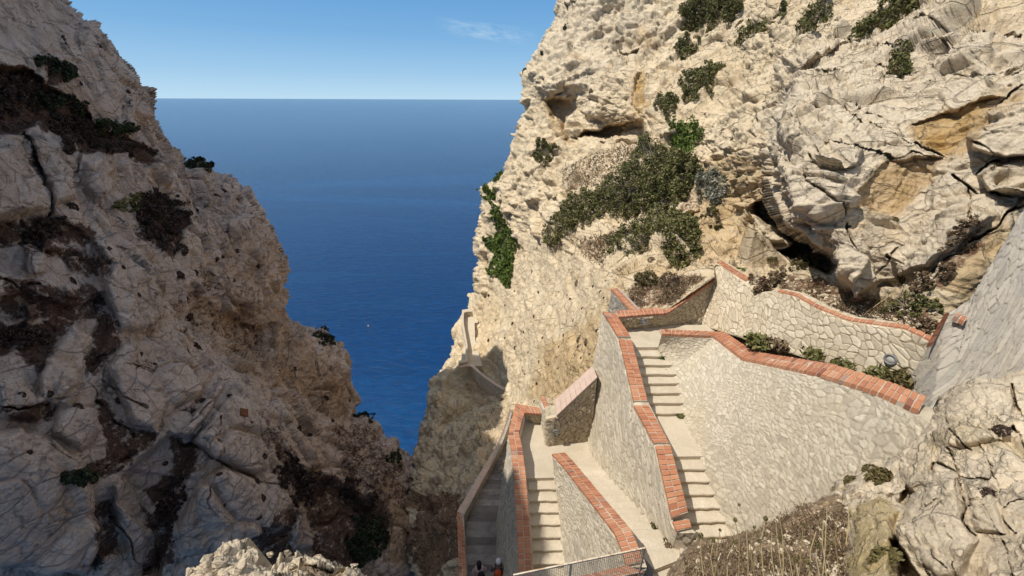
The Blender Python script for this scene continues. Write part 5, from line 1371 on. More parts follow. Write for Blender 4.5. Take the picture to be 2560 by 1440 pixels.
shrub([(345, 500), (400, 478), (455, 520), (462, 545), (430, 600), (395, 640), (350, 600), (330, 550)], LC, .9, .09, 'half-dead spreading shrub of bare brown branches in mid cliff', mat='leaf_dark', ntw=2.4, **kw)
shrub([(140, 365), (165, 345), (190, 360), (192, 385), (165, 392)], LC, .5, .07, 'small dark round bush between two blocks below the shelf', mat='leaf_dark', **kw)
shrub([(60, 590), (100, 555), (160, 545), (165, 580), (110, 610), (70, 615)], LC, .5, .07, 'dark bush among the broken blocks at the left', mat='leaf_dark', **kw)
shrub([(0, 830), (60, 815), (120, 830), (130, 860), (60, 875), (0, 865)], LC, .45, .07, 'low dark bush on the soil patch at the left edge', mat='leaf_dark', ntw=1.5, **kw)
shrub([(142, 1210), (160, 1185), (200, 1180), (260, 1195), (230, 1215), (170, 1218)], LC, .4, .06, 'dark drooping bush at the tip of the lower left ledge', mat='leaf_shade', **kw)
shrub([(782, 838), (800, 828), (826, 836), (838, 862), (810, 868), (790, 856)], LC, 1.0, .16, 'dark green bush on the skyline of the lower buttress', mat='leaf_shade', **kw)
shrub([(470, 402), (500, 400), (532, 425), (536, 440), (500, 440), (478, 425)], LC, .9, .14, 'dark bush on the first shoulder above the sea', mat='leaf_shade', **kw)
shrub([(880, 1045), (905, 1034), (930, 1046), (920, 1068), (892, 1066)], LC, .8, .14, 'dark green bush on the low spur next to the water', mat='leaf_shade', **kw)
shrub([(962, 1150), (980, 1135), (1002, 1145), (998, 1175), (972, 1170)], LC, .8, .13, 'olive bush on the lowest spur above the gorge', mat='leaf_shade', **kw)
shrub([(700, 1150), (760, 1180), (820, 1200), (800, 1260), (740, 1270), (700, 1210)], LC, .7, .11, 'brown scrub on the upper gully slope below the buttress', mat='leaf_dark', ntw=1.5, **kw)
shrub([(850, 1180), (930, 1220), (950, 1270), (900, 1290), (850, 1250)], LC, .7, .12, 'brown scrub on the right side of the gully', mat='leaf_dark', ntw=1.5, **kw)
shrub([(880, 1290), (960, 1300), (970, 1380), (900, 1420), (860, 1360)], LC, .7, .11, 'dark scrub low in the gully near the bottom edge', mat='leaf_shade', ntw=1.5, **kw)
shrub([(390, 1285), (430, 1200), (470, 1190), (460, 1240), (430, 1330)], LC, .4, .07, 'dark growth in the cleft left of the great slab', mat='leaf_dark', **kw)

# small cushion plants: three grown once, then copied
def cushion_mesh(name, mat, seed, n=420):
    rnd = np.random.default_rng(seed)
    v = rnd.normal(size=(n, 3)); v /= np.linalg.norm(v, axis=1, keepdims=True); v[:, 2] = np.abs(v[:, 2])*.75
    lump = 1+.25*fbm((v*2.2+seed).astype(np.float32), 3, seed)
    C = v*lump[:, None]*rnd.uniform(.72, 1.0, n)[:, None]
    V, Fq = quads(C, .20, rnd, 1.8)
    t = np.clip(rnd.normal(.45, .2, n)+v[:, 2]*.15, 0, 1)
    return mesh_obj(name, V, Fq, M[mat], None, {'tint': np.repeat(t, 4)})
_proto = {}
def cushion(px, py, rpx, surf, mat, label, group=None, name='cushion_plant'):
    p, n = surf.at(px, py)
    t = p.dot(Vector(R3 @ np.array([0, 0, -1.0])))
    key = (mat, (int(px)*3+int(py)) % 3)
    if key not in _proto:
        _proto[key] = cushion_mesh(name, mat, 70+len(_proto)); o = _proto[key]
    else:
        o = _proto[key].copy(); COL.objects.link(o)
    r = rpx*t/1000
    rz = (px*37+py*91) % 628/100
    o.location = p-n*r*.25
    q = n.to_track_quat('Z', 'Y'); 
    o.rotation_euler = (q @ Matrix.Rotation(rz, 3, 'Z').to_quaternion()).to_euler()
    k = 1+((px*13+py*7) % 40-20)/100
    o.scale = (r*k, r/k, r*(.8+.3*((px+py) % 10)/10))
    return tag(o, label, 'plant', group)

gm = 'tiny dark cushions dotted over the yellow cliff'
lm = 'tiny dark cushion plant dotting the yellow cliff left of the brick walls'
rr_ = random.Random(5)
pts = [(1240, 800), (1262, 762), (1284, 810), (1312, 830), (1335, 790), (1356, 845), (1372, 812), (1398, 868), (1405, 838), (1430, 800), (1454, 770), (1462, 850), (1472, 884), (1452, 894), (1377, 913), (1394, 920), (1330, 950), (1305, 925), (1312, 934), (1335, 955), (1226, 740), (1208, 742), (1220, 850), (1255, 880), (1345, 730),
       (1285, 728), (1366, 740), (1425, 750), (1422, 740), (1395, 730), (1500, 730), (1511, 746), (1524, 756), (1494, 828), (1440, 890), (1448, 868), (1350, 905), (1290, 870), (1262, 845), (1480, 715), (1508, 700), (1340, 620), (1330, 680), (1360, 760), (1310, 780), (1280, 690), (1318, 880), (1416, 935), (1362, 980), (1330, 1002)]
for px, py in pts:
    cushion(px, py, rr_.uniform(2.6, 5.0), RC, 'leaf_dark', lm, gm)
for px, py, r, mt, lab in ((1445, 848, 9, 'leaf_dry', 'left one of the two round brown cushions low on the yellow cliff'), (1464, 856, 10, 'leaf_dry', 'right one of the two round brown cushions low on the yellow cliff'), (1548, 698, 10, 'leaf_dry', 'brown cushion on the rock just above the planter corner'),
        (1519, 757, 9, 'leaf_dark', 'dark cushion at the left side of the brick planter corner'), (1625, 645, 12, 'leaf_dry', 'round brown cushion under the broad lower shrub'), (1440, 708, 9, 'leaf_dry', 'dark brown cushion in the hollow left of the planter'),
        (2252, 694, 18, 'leaf_olive', 'olive cushion against the foot of the right outcrop'), (2110, 110, 8, 'leaf_dry', 'flat brown tuft on the outcrop below the largest cliff-top shrub'), (2250, 75, 10, 'leaf_dry', 'brown tuft in a joint high on the outcrop'), (2545, 145, 14, 'leaf_dry', 'brown tuft at the right edge high on the outcrop'),
        (1822, 415, 8, 'leaf', 'small green cushion on the banded yellow rock, upper one'), (1845, 440, 8, 'leaf', 'small green cushion on the banded yellow rock, lower one'), (1874, 620, 7, 'leaf', 'little green cushion on the pale slab left of the overhang'), (1852, 662, 12, 'leaf_bright', 'bright green tuft beside the thin brick edging'),
        (1930, 665, 12, 'leaf_olive', 'olive tuft left of the yellow-green cushion'), (1960, 672, 11, 'leaf_dry', 'brown tuft touching the yellow-green cushion'), (1355, 130, 9, 'leaf_shade', 'dark bush clinging to the skyline of the far headland, upper'), (1312, 178, 8, 'leaf_shade', 'dark bush clinging to the skyline of the far headland, lower'),
        (1415, 70, 8, 'leaf_shade', 'dark tuft below the dark hollow at the headland top'), (1380, 405, 9, 'leaf', 'small green tuft below the lone seaward shrub'), (2125, 565, 7, 'leaf_shade', 'small dark tuft in a hole of the outcrop'), (1845, 60, 10, 'leaf_dry', 'brown tuft under the broad cliff-top shrub'),
        (1870, 555, 8, 'leaf_dry', 'brown tuft on the yellow ground before the overhang'), (2240, 545, 9, 'leaf_olive', 'olive tuft at the lower tip of the ochre slab')):
    cushion(px, py, r, RC, mt, lab)
gu = 'small tufts in the joints of the upper right cliff'
for px, py in [(1420, 20), (1500, 60), (1540, 100), (1640, 110), (1655, 95), (1735, 130), (1770, 95), (1900, 150), (1870, 160), (1790, 310), (1810, 330), (1835, 350), (1850, 300), (1700, 300), (1760, 280), (1900, 250), (1460, 160), (1400, 210), (1350, 195), (1480, 230), (2000, 120), (2040, 170), (2180, 120), (2320, 60), (2420, 110), (2480, 60), (1995, 330), (2060, 300), (1960, 420), (2040, 450), (1920, 380), (1590, 300), (2300, 240), (2520, 200), (1330, 440), (1310, 500), (1290, 540), (1420, 450), (1350, 480), (1390, 500), (1300, 620)]:
    cushion(px, py, rr_.uniform(3, 6.5), RC, 'leaf_dry', 'small brownish tuft growing in a joint of the pale cliff', gu)
gl = 'dark maroon cushions on the shaded cliff'
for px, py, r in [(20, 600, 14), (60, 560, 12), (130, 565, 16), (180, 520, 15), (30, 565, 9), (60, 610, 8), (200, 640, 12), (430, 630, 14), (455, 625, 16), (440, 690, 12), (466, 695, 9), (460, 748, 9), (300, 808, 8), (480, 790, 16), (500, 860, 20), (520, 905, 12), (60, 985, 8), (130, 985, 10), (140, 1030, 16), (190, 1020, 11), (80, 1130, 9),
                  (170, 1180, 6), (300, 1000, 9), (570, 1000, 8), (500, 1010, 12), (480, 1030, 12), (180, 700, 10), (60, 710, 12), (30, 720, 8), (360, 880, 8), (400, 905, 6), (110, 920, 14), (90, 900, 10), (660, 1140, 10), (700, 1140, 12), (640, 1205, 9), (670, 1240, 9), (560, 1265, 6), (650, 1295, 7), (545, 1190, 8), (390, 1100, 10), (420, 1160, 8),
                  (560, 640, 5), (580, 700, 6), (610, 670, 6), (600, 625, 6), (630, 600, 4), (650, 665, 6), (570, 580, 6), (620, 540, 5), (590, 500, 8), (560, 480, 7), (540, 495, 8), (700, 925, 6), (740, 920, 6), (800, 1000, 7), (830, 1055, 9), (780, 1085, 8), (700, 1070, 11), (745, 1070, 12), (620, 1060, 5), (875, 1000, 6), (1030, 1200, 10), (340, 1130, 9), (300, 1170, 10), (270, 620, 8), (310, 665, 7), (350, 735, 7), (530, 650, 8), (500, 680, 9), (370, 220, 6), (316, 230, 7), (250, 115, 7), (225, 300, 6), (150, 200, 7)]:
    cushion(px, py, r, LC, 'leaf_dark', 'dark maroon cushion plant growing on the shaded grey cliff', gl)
for px, py, r, mt, lab in ((2196, 1192, 30, 'leaf_olive', 'large olive cushion at the wall foot, lower right part of a pair'), (2168, 1165, 17, 'leaf_olive', 'upper smaller olive cushion of the pair at the wall foot'), (2120, 1198, 17, 'leaf_olive', 'brownish cushion left of the large olive cushion'), (2086, 1224, 13, 'leaf_dry', 'small round brown cushion on the scrub edge below the pale wall'),
        (2192, 1368, 34, 'leaf_olive', 'biggest brown-green cushion on the yellow boulder at the bottom right'), (2458, 1226, 19, 'leaf_dark', 'dark maroon cushion on the cracked white rock'), (2502, 1070, 18, 'leaf_dark', 'flat reddish-brown cushion near the top of the cracked white rock'), (2226, 1228, 10, 'leaf_dry', 'small brown tuft above the dark hole in the rock'), (2540, 1010, 20, 'leaf_dark', 'dark growth filling the deep cleft at the right edge'), (2132, 1298, 13, 'leaf_dry', 'brown snail-shaped cushion at the left edge of the yellow boulder')):
    cushion(px, py, r, NR, mt, lab, name='cushion_plant')

# dry scrub carpet on the near soil: nobody could count it
def scrub(poly, surf, n, hgt, label, mat='leaf_dry', wid=.012, lean=.75, leafn=0):
    rnd = np.random.default_rng(int(poly[0][0]))
    a = np.array(poly, float)
    X, Y = rnd.uniform(a[:, 0].min(), a[:, 0].max(), n*3), rnd.uniform(a[:, 1].min(), a[:, 1].max(), n*3)
    k = inside(X, Y, poly); X, Y = X[k][:n], Y[k][:n]
    dens = fbm(np.stack([X/40, Y/40, X*0], -1).astype(np.float32), 3, 5)
    k = dens > -.28; X, Y, dens = X[k], Y[k], dens[k]
    P = np.array([tuple(surf.at(x, y)[0]) for x, y in zip(X, Y)])
    n = len(P)
    d = rnd.normal(size=(n, 3))*lean; d[:, 2] = np.abs(d[:, 2])+.5; d /= np.linalg.norm(d, axis=1, keepdims=True)
    h = hgt*rnd.uniform(.3, 1, n)*(.6+.8*np.clip(dens+.3, 0, 1))
    s = np.cross(d, rnd.normal(size=(n, 3))); s /= np.linalg.norm(s, axis=1, keepdims=True); s *= (wid*rnd.uniform(.5, 1.3, n))[:, None]
    V = np.stack([P-s, P+s, P+d*h[:, None]+s*.4, P+d*h[:, None]-s*.4], 1).reshape(-1, 3)
    t = np.clip(rnd.normal(.45, .22, n), 0, 1); tint = np.repeat(t, 4)
    Fq = np.arange(n*4).reshape(n, 4)
    if leafn:
        ii = rnd.integers(0, n, leafn)
        C = P[ii]+d[ii]*(h[ii]*rnd.uniform(.2, 1.1, leafn))[:, None]+rnd.normal(size=(leafn, 3))*.02
        V2, F2 = quads(C, wid*2.6, rnd); Fq = np.concatenate([Fq, F2+len(V)]); V = np.concatenate([V, V2])
        tint = np.concatenate([tint, np.repeat(np.clip(rnd.normal(.35, .25, leafn), 0, 1), 4)])
    o = mesh_obj('dry_scrub', V, Fq, M[mat], None, {'tint': tint})
    tag(o, label, None, None, 'stuff')
scrub([(1690, 1500), (1720, 1395), (1750, 1360), (1860, 1340), (1960, 1293), (2060, 1246), (2100, 1240), (2110, 1290), (2092, 1380), (2110, 1500)], NR, 6500, .20, 'tangled dry brown scrub covering the soil at the bottom right', leafn=9000, wid=.008)
scrub([(1560, 745), (1575, 715), (1640, 695), (1760, 692), (1680, 762), (1600, 768)], RC, 2500, .30, 'dry stems covering the planter behind the brick corner', wid=.014, leafn=1500)
scrub([(1880, 692), (1960, 692), (2080, 718), (2200, 745), (2340, 760), (2340, 835), (2260, 812), (2120, 794), (2040, 763), (1940, 722)], RC, 4000, .22, 'dry brown stems along the soil strip above the stone wall', wid=.012, leafn=2500)
scrub([(1400, 420), (1500, 372), (1600, 372), (1600, 405), (1540, 440), (1480, 470), (1410, 480)], RC, 1600, .5, 'sparse brown dry growth on the ledge below the caves', wid=.05)
scrub([(1440, 605), (1540, 570), (1640, 545), (1650, 570), (1540, 620), (1500, 665), (1460, 645)], RC, 1600, .4, 'dry straw growth between the green shrubs', wid=.035)

# pale chips of rock lying in the soil and scrub
def pebbles(poly, surf, n, r0, r1, label):
    rnd = np.random.default_rng(int(poly[0][0])+n)
    a = np.array(poly, float)
    X, Y = rnd.uniform(a[:, 0].min(), a[:, 0].max(), n*3), rnd.uniform(a[:, 1].min(), a[:, 1].max(), n*3)
    k = inside(X, Y, poly); X, Y = X[k][:n], Y[k][:n]
    V, F = [], []
    for x, y in zip(X, Y):
        p, nn = surf.at(x, y)
        r = r0+(r1-r0)*rnd.random()**3
        o = len(V)
        for k in range(10):
            z = (1, .35, .35, .35, .35, -.5, -.5, -.5, -.5, -.8)[k]
            an = (k-1)*math.pi/2+(.6 if k > 4 else 0)
            h_ = 0 if k in (0, 9) else 1
            V.append(p+nn*r*.3+Vector((math.cos(an)*h_, math.sin(an)*h_, z*.8))*r*rnd.uniform(.6, 1.3))
        for i in range(4):
            j = (i+1) % 4
            F += [(o, o+1+i, o+1+j), (o+1+i, o+5+i, o+5+j, o+1+j), (o+5+i, o+9, o+5+j)]
    V = np.array([tuple(v) for v in V])
    tag(mesh_obj('pebbles', V, F, M['near_rock'], None, {'soil': np.zeros(len(V)), 'stain': np.zeros(len(V))}), label, None, None, 'stuff')
pebbles([(1690, 1500), (1720, 1395), (1750, 1360), (1860, 1340), (1960, 1293), (2060, 1246), (2110, 1240), (2120, 1290), (2092, 1380), (2110, 1500)], NR, 420, .012, .06, 'pale rock chips among the scrub at the bottom right')
pebbles([(1880, 692), (1960, 692), (2080, 718), (2200, 745), (2340, 760), (2340, 835), (2260, 812), (2120, 794), (2040, 763), (1940, 722)], RC, 500, .02, .09, 'white stones strewn on the soil strip above the stone wall')
pebbles([(1560, 745), (1575, 715), (1640, 695), (1760, 692), (1680, 762), (1600, 768)], RC, 220, .02, .07, 'light stones in the dry planter')
pebbles([(1400, 420), (1500, 372), (1600, 372), (1612, 405), (1540, 450), (1480, 480), (1400, 500)], RC, 320, .06, .28, 'rubble scattered on the ledge below the caves')

# dry flower stalks in front of the scrub
def stalk(px, py0, px1, py1, t, head, label):
    p0, p1 = T(px, py0, t), T(px1, py1, t*1.015)
    o = empty('dried_flower', p0, label, 'dried flower', 'dry flower stalks before the pale wall')
    bx_ = (px*7 % 13-6)*.012
    q1 = p0.lerp(p1, .35)+Vector((bx_*.7, 0, 0)); mid = p0.lerp(p1, .7)+Vector((bx_, .01, 0))
    V, F = tubes([(p0, q1, .005, .0045), (q1, mid, .0045, .004), (mid, p1, .004, .003)])
    mesh_obj('stem', V, F, M['straw'], o, {'tint': np.full(len(V), ((px*3) % 10)/10)})
    if head:
        rnd = np.random.default_rng(px)
        v = rnd.normal(size=(90, 3)); v /= np.linalg.norm(v, axis=1, keepdims=True)
        V, Fq = quads(np.array(p1)+v*head*t/1000, head*t/1000*.8, rnd, 1.2)
        mesh_obj('seed_head', V, Fq, M['leaf_olive' if (px % 3) else 'straw'], o, {'tint': np.repeat(np.clip(rnd.normal(.75, .15, 90), 0, 1), 4)})
for k, a in enumerate(((1765, 1440, 1752, 1338, 5), (1798, 1440, 1784, 1352, 4), (1840, 1440, 1838, 1300, 4), (1868, 1440, 1848, 1262, 3), (1915, 1440, 1914, 1296, 5), (1945, 1440, 1930, 1330, 0), (1962, 1440, 1940, 1310, 0), (1985, 1440, 1950, 1345, 5), (2003, 1440, 1988, 1398, 5), (2032, 1440, 2040, 1330, 0), (2062, 1440, 2042, 1362, 6), (2084, 1440, 2080, 1358, 4),
        (1880, 1440, 1898, 1352, 4), (1822, 1440, 1836, 1355, 4), (2018, 1440, 2020, 1404, 5), (1730, 1440, 1745, 1395, 0), (2110, 1440, 2095, 1290, 0), (2055, 1400, 2068, 1258, 3), (1955, 1420, 1948, 1290, 0), (2115, 1300, 2108, 1222, 4), (1780, 1440, 1800, 1325, 3), (2075, 1440, 2058, 1300, 0), (1900, 1440, 1886, 1318, 3), (1990, 1440, 2008, 1312, 3))):
    place = ('left', 'middle', 'right')[0 if a[2] < 1860 else 1 if a[2] < 1990 else 2]
    stalk(a[0], a[1]+60, a[2], a[3], 4.3+.05*(k % 7), a[4], ('dry straw stalk with a round seed head in the %s part of the scrub' if a[4] else 'bare dry straw stalk in the %s part of the scrub') % place)
for px, py, tpx, tpy in ((772, 1480, 757, 1415), (735, 1480, 733, 1420)):
    pass
# ------------------------------------------------------------------ small things
M['metal'] = plain('dull_grey_metal', (.16, .155, .15), (.24, .235, .23), 8, .003, .55)
M['lens'] = plain('frosted_lamp_glass', (.42, .40, .36), (.50, .48, .44), 6, .002, .35)
def rust():
    m = NT('rusty_painted_steel'); c = m.coord()
    col = m.mix(m.rng(m.noise(c, 9, 8, .7), .45, .68), (.62, .52, .39), (.32, .15, .07))
    return m.done(col, m.bump(m.noise(c, 60, 4), .4, .004), .75)
M['rust'] = rust()
M['rust_dark'] = plain('rusted_plate', (.10, .035, .018), (.19, .075, .035), 9, .006, .85)
def flatm(name, col, rough=.7, spec=.3):
    m = NT(name); c = m.coord()
    col2 = m.mix(m.rng(m.noise(c, 12, 5), .35, .7, 0, .5), col, tuple(x*.7 for x in col))
    m.b.inputs['Specular IOR Level'].default_value = spec
    return m.done(col2, m.bump(m.noise(c, 30, 4), .3, .004), rough)
M['skin'] = flatm('skin', (.30, .17, .11), .55)
M['hair'] = flatm('dark_hair', (.012, .009, .008), .5)
M['cap'] = flatm('white_cloth', (.72, .70, .68), .8)
M['orange'] = flatm('orange_cloth', (.62, .09, .025), .8)
M['grey_cloth'] = flatm('grey_cloth', (.13, .11, .10), .85)
M['pale_cloth'] = flatm('pale_pink_cloth', (.45, .32, .31), .85)
M['black_cloth'] = flatm('black_cloth', (.018, .014, .016), .8)
M['buoy'] = flatm('pale_orange_plastic', (.80, .42, .25), .4)

def ring(name, c, n, R_, r, mat, parent, seg=28, tube=10):
    q = Vector(n).to_track_quat('Z', 'Y')
    V, F = [], []
    for i in range(seg):
        a = 2*math.pi*i/seg
        for j in range(tube):
            b = 2*math.pi*j/tube
            V.append(Vector(c)+q @ Vector(((R_+r*math.cos(b))*math.cos(a), (R_+r*math.cos(b))*math.sin(a), r*1.5*math.sin(b))))
            F.append((i*tube+j, ((i+1) % seg)*tube+j, ((i+1) % seg)*tube+(j+1) % tube, i*tube+(j+1) % tube))
    return mesh_obj(name, np.array([tuple(v) for v in V]), F, mat, parent, smooth=True)
def dome(name, c, n, R_, h, mat, parent, seg=24, rows=6, back=.05):
    q = Vector(n).to_track_quat('Z', 'Y')
    V, F = [], []
    prof = [(R_, -back)]+[(R_*math.cos(k/rows*math.pi/2), h*math.sin(k/rows*math.pi/2)) for k in range(rows)]
    for rr, zz in prof:
        for i in range(seg):
            a = 2*math.pi*i/seg
            V.append(Vector(c)+q @ Vector((rr*math.cos(a), rr*math.sin(a), zz)))
    V.append(Vector(c)+q @ Vector((0, 0, h)))
    for k in range(len(prof)-1):
        for i in range(seg):
            F.append((k*seg+i, k*seg+(i+1) % seg, (k+1)*seg+(i+1) % seg, (k+1)*seg+i))
    for i in range(seg): F.append(((len(prof)-1)*seg+i, (len(prof)-1)*seg+(i+1) % seg, len(V)-1))
    F.append(tuple(range(seg-1, -1, -1)))
    return mesh_obj(name, np.array([tuple(v) for v in V]), F, mat, parent, smooth=True)
def lamp(c, n, label, s=1.0, arm=False):
    n = Vector(n).normalized()
    o = empty('wall_lamp', c, label, 'wall lamp', 'round bulkhead lamps of the path')
    ring('ring', Vector(c)+n*.05, n, .125*s, .03*s, M['metal'], o)
    dome('lens', Vector(c)+n*.03, n, .105*s, .05*s, M['lens'], o)
    dome('base_plate', Vector(c)-n*.01, n, .135*s, .03, M['metal'], o, rows=2)
    if arm:
        V, F = tubes([(Vector(c)-n*.0+Vector((0, 0, -.1)), Vector(c)+Vector((.03, 0, -.26)), .02, .02)])
        mesh_obj('conduit', V, F, M['metal'], o)
from mathutils.bvhtree import BVHTree
def hit(o, px, py):                 # where the sight line of a photo pixel meets a built wall
    off = parent_loc(o.parent)
    bv = BVHTree.FromPolygons([v.co+off for v in o.data.vertices], [tuple(p.vertices) for p in o.data.polygons])
    r = bv.ray_cast(Vector((0, 0, 0)), Vector(ray(px, py)).normalized())
    return r[0], r[1]

lamp(hit(WB_, 1608, 803)[0], (0, -1, .05), 'dark round wall lamp on the dim stone wall of the upper landing', 1.0)
lamp(hit(WP_, 1390, 1078)[0], (0, -1, .05), 'small round wall lamp with a drop of conduit on the rough buttress', .95, True)
lamp(hit(W0_, 2230, 898)[0], (-1, -.35, .05), 'grey ringed wall lamp on the long cream wall behind the red coping', .95)

# rusty mesh fence at the bottom
A_, B_ = Z(1613, 1370, -9.35), Z(1283, 1438, -9.35)
fo = empty('mesh_fence', A_.lerp(B_, .5)+Vector((0, 0, -1.1)), 'rusty wire mesh fence panel with a thin tube frame at the bottom edge', 'fence')
dn_ = Vector((0, 0, -1.02))
V, F = tubes([(A_, B_, .022, .022)]); mesh_obj('top_rail', V, F, M['rust'], fo)
V, F = tubes([(A_+dn_*.93, B_+dn_*.93, .018, .018)]); mesh_obj('bottom_rail', V, F, M['rust'], fo)
for f in (0, .575, .80, 1.0):
    p = A_.lerp(B_, f); V, F = tubes([(p+Vector((0, 0, .01)), p+dn_*1.08, .022, .022)]); mesh_obj('post', V, F, M['rust'], fo)
segs = []
nL = 60
for i in range(1, nL):
    p = A_.lerp(B_, i/nL); segs.append((p, p+dn_*.93, .0045, .0045))
for j in range(1, 17):
    segs.append((A_+dn_*.93*j/17, B_+dn_*.93*j/17, .0045, .0045))
V, F = tubes(segs); mesh_obj('wire_mesh', V, F, M['rust'], fo)

# buoy out on the water
bp = Z(921, 815, SEA_Z)
bo = empty('buoy', bp, 'tiny pale buoy floating alone on the dark blue sea', 'buoy')
dome('float', bp, (0, 0, 1), .42, .42, M['buoy'], bo, back=.15)
V, F = tubes([(bp+Vector((0, 0, .35)), bp+Vector((0, 0, 1.0)), .07, .05)]); mesh_obj('mast', V, F, M['cap'], bo)

# rusty plate bolted to the shaded slab
pp, pn = LC.at(598, 1040)
q = pn.to_track_quat('Z', 'Y')
po = empty('metal_plate', pp, 'small rusty square plate fixed to the pale slab of the shaded cliff', 'metal plate')
V, F = [], []
ax, ay, az = q @ Vector((.38, .2, 0)), q @ Vector((-.2, .36, .0)), q @ Vector((0, 0, .06))
add_box(V, F, pp-(ax+ay)*.5+pn*.08, ax, ay, az)
mesh_obj('plate', np.array([tuple(v) for v in V]), F, M['rust_dark'], po)
V, F = tubes([(pp-pn*.1, pp+pn*.1, .05, .05), (pp-ax*.2-pn*.1, pp-ax*.2+pn*.1, .03, .03)]); mesh_obj('bolt', V, F, M['metal'], po)

# loose things on the soil strip
V, F = [], []
lb = RC.at(2143, 750)[0]
add_box(V, F, lb+Vector((-.13, -.05, -.02)), Vector((.24, .06, .02)), Vector((-.03, .13, .02)), Vector((0, -.02, .08)))
tag(mesh_obj('loose_brick', np.array([tuple(v) for v in V]), F, M['brick'], None, {'tint': np.full(8, .6)}), 'single loose red brick lying on the soil below the outcrop', 'brick')
for pa, pb, lab in (((2225, 805), (2330, 785), 'thick bleached dead branch lying at the right of the soil strip'), ((2180, 770), (2262, 722), 'thin pale dead stem leaning over the dry soil'), ((2205, 812), (2300, 812), 'slim bleached twig just above the wavy brick edging')):
    a, n_ = RC.at(*pa); b, _ = RC.at(*pb)
    m_ = a.lerp(b, .5)+Vector((0, 0, .06))
    r = .025 if 'thick' in lab else .012
    V, F = tubes([(a+n_*.06, m_+n_*.08, r, r*.9), (m_+n_*.08, b+n_*.06, r*.9, r*.5), (m_+n_*.08, m_.lerp(b, .5)+Vector((0, 0, .22)), r*.6, r*.3)])
    tag(mesh_obj('dead_branch', V, F, M['straw'], None, {'tint': np.full(len(V), 1.0)}), lab, 'branch')

# green tufts along the stairs
def tuft(p, r, mat, label, seed):
    rnd = np.random.default_rng(seed)
    n = 260
    v = np.clip(rnd.normal(size=(n, 3)), -1.7, 1.7)*np.array([1, 1, .8]); v[:, 2] = np.abs(v[:, 2])
    C = np.array(p)+v*r*.45
    V, Fq = quads(C, r*.32, rnd, 1.8)
    return tag(mesh_obj('weed', V, Fq, M[mat], None, {'tint': np.repeat(np.clip(rnd.normal(.5, .22, n), 0, 1), 4)}), label, 'weed', 'weeds along the stairs and walls')
for k, (p, r, mt, lab) in enumerate((
        (T(1893, 860, 13.5), .42, 'leaf', 'leafy green weed at the wall foot just behind the bend of the red coping'), (T(1940, 866, 13.2), .33, 'leaf_dry', 'reddish-green weed right of the leafy one behind the coping'), (T(2028, 890, 12.0), .28, 'leaf', 'low weed in the middle of the stretch behind the long coping'),
        (T(2105, 918, 11.0), .26, 'leaf', 'tiny weed further right behind the long coping'), (T(2215, 950, 9.9), .36, 'leaf', 'wide green weed below the ringed lamp'), (T(2250, 958, 9.5), .30, 'leaf_olive', 'yellowish weed at the right end of the long coping'),
        (Z(1655, 893, -9.3), .22, 'leaf_bright', 'upper green weed at the right end of the middle steps'), (Z(1668, 925, -9.6), .22, 'leaf_olive', 'lower yellowish weed at the right end of the middle steps'), (Z(1702, 1040, -10.2), .18, 'leaf', 'green weed at the corner of the small middle landing'),
        (Z(1768, 1185, -10.6), .16, 'leaf', 'thin weed beside the second step of the lower run'), (Z(1778, 1215, -10.75), .16, 'leaf_olive', 'small weed beside the fourth step of the lower run'), (Z(1797, 1275, -11.0), .18, 'leaf', 'tuft at the wall side near the foot of the middle stairs'),
        (Z(1640, 1318, -11.6), .15, 'leaf_olive', 'little weed low beside the tall wall near the fence'), (Z(1608, 1290, -12.0), .10, 'leaf_dry', 'withered tuft at the foot of the tall wall'), (Z(1672, 1358, -11.3), .16, 'leaf_dry', 'dry weed at the foot of the small end pier'))):
    tuft(p, r, mt, lab, 40+k)

# ------------------------------------------------------------------ two walkers on the shaded path
def skin_body(name, joints, bones, mat, parent, sub=2):
    me = bpy.data.meshes.new(name)
    off = parent_loc(parent)
    me.from_pydata([tuple(Vector(j[0])) for j in joints], bones, [])
    o = bpy.data.objects.new(name, me); COL.objects.link(o)
    md = o.modifiers.new('skin', 'SKIN'); 
    for i, j in enumerate(joints):
        me.skin_vertices[0].data[i].radius = (j[1], j[1] if len(j) < 3 else j[2])
    me.skin_vertices[0].data[0].use_root = True
    sb = o.modifiers.new('sub', 'SUBSURF'); sb.levels = sub; sb.render_levels = sub
    dg = bpy.context.evaluated_depsgraph_get()
    ev = bpy.data.meshes.new_from_object(o.evaluated_get(dg))
    o.modifiers.clear(); o.data = ev; ev.materials.clear(); ev.materials.append(mat)
    ev.polygons.foreach_set('use_smooth', np.ones(len(ev.polygons), bool))
    o.parent = parent
    return o
def blob(name, rings, mat, parent, seg=16, cap=True):     # rings: (x, y, z, rx, ry) in the person's space
    V, F = [], []
    for x, y, z, rx, ry in rings:
        for i in range(seg):
            a = 2*math.pi*i/seg
            V.append((x+rx*math.cos(a), y+ry*math.sin(a), z))
    n = len(rings)
    for k in range(n-1):
        for i in range(seg): F.append((k*seg+i, k*seg+(i+1) % seg, (k+1)*seg+(i+1) % seg, (k+1)*seg+i))
    F.append(tuple(range(seg-1, -1, -1))); F.append(tuple((n-1)*seg+i for i in range(seg)))
    me = bpy.data.meshes.new(name); me.from_pydata(V, [], F); me.update(); me.materials.append(mat)
    me.polygons.foreach_set('use_smooth', np.ones(len(me.polygons), bool))
    o = bpy.data.objects.new(name, me); COL.objects.link(o); o.parent = parent
    return o
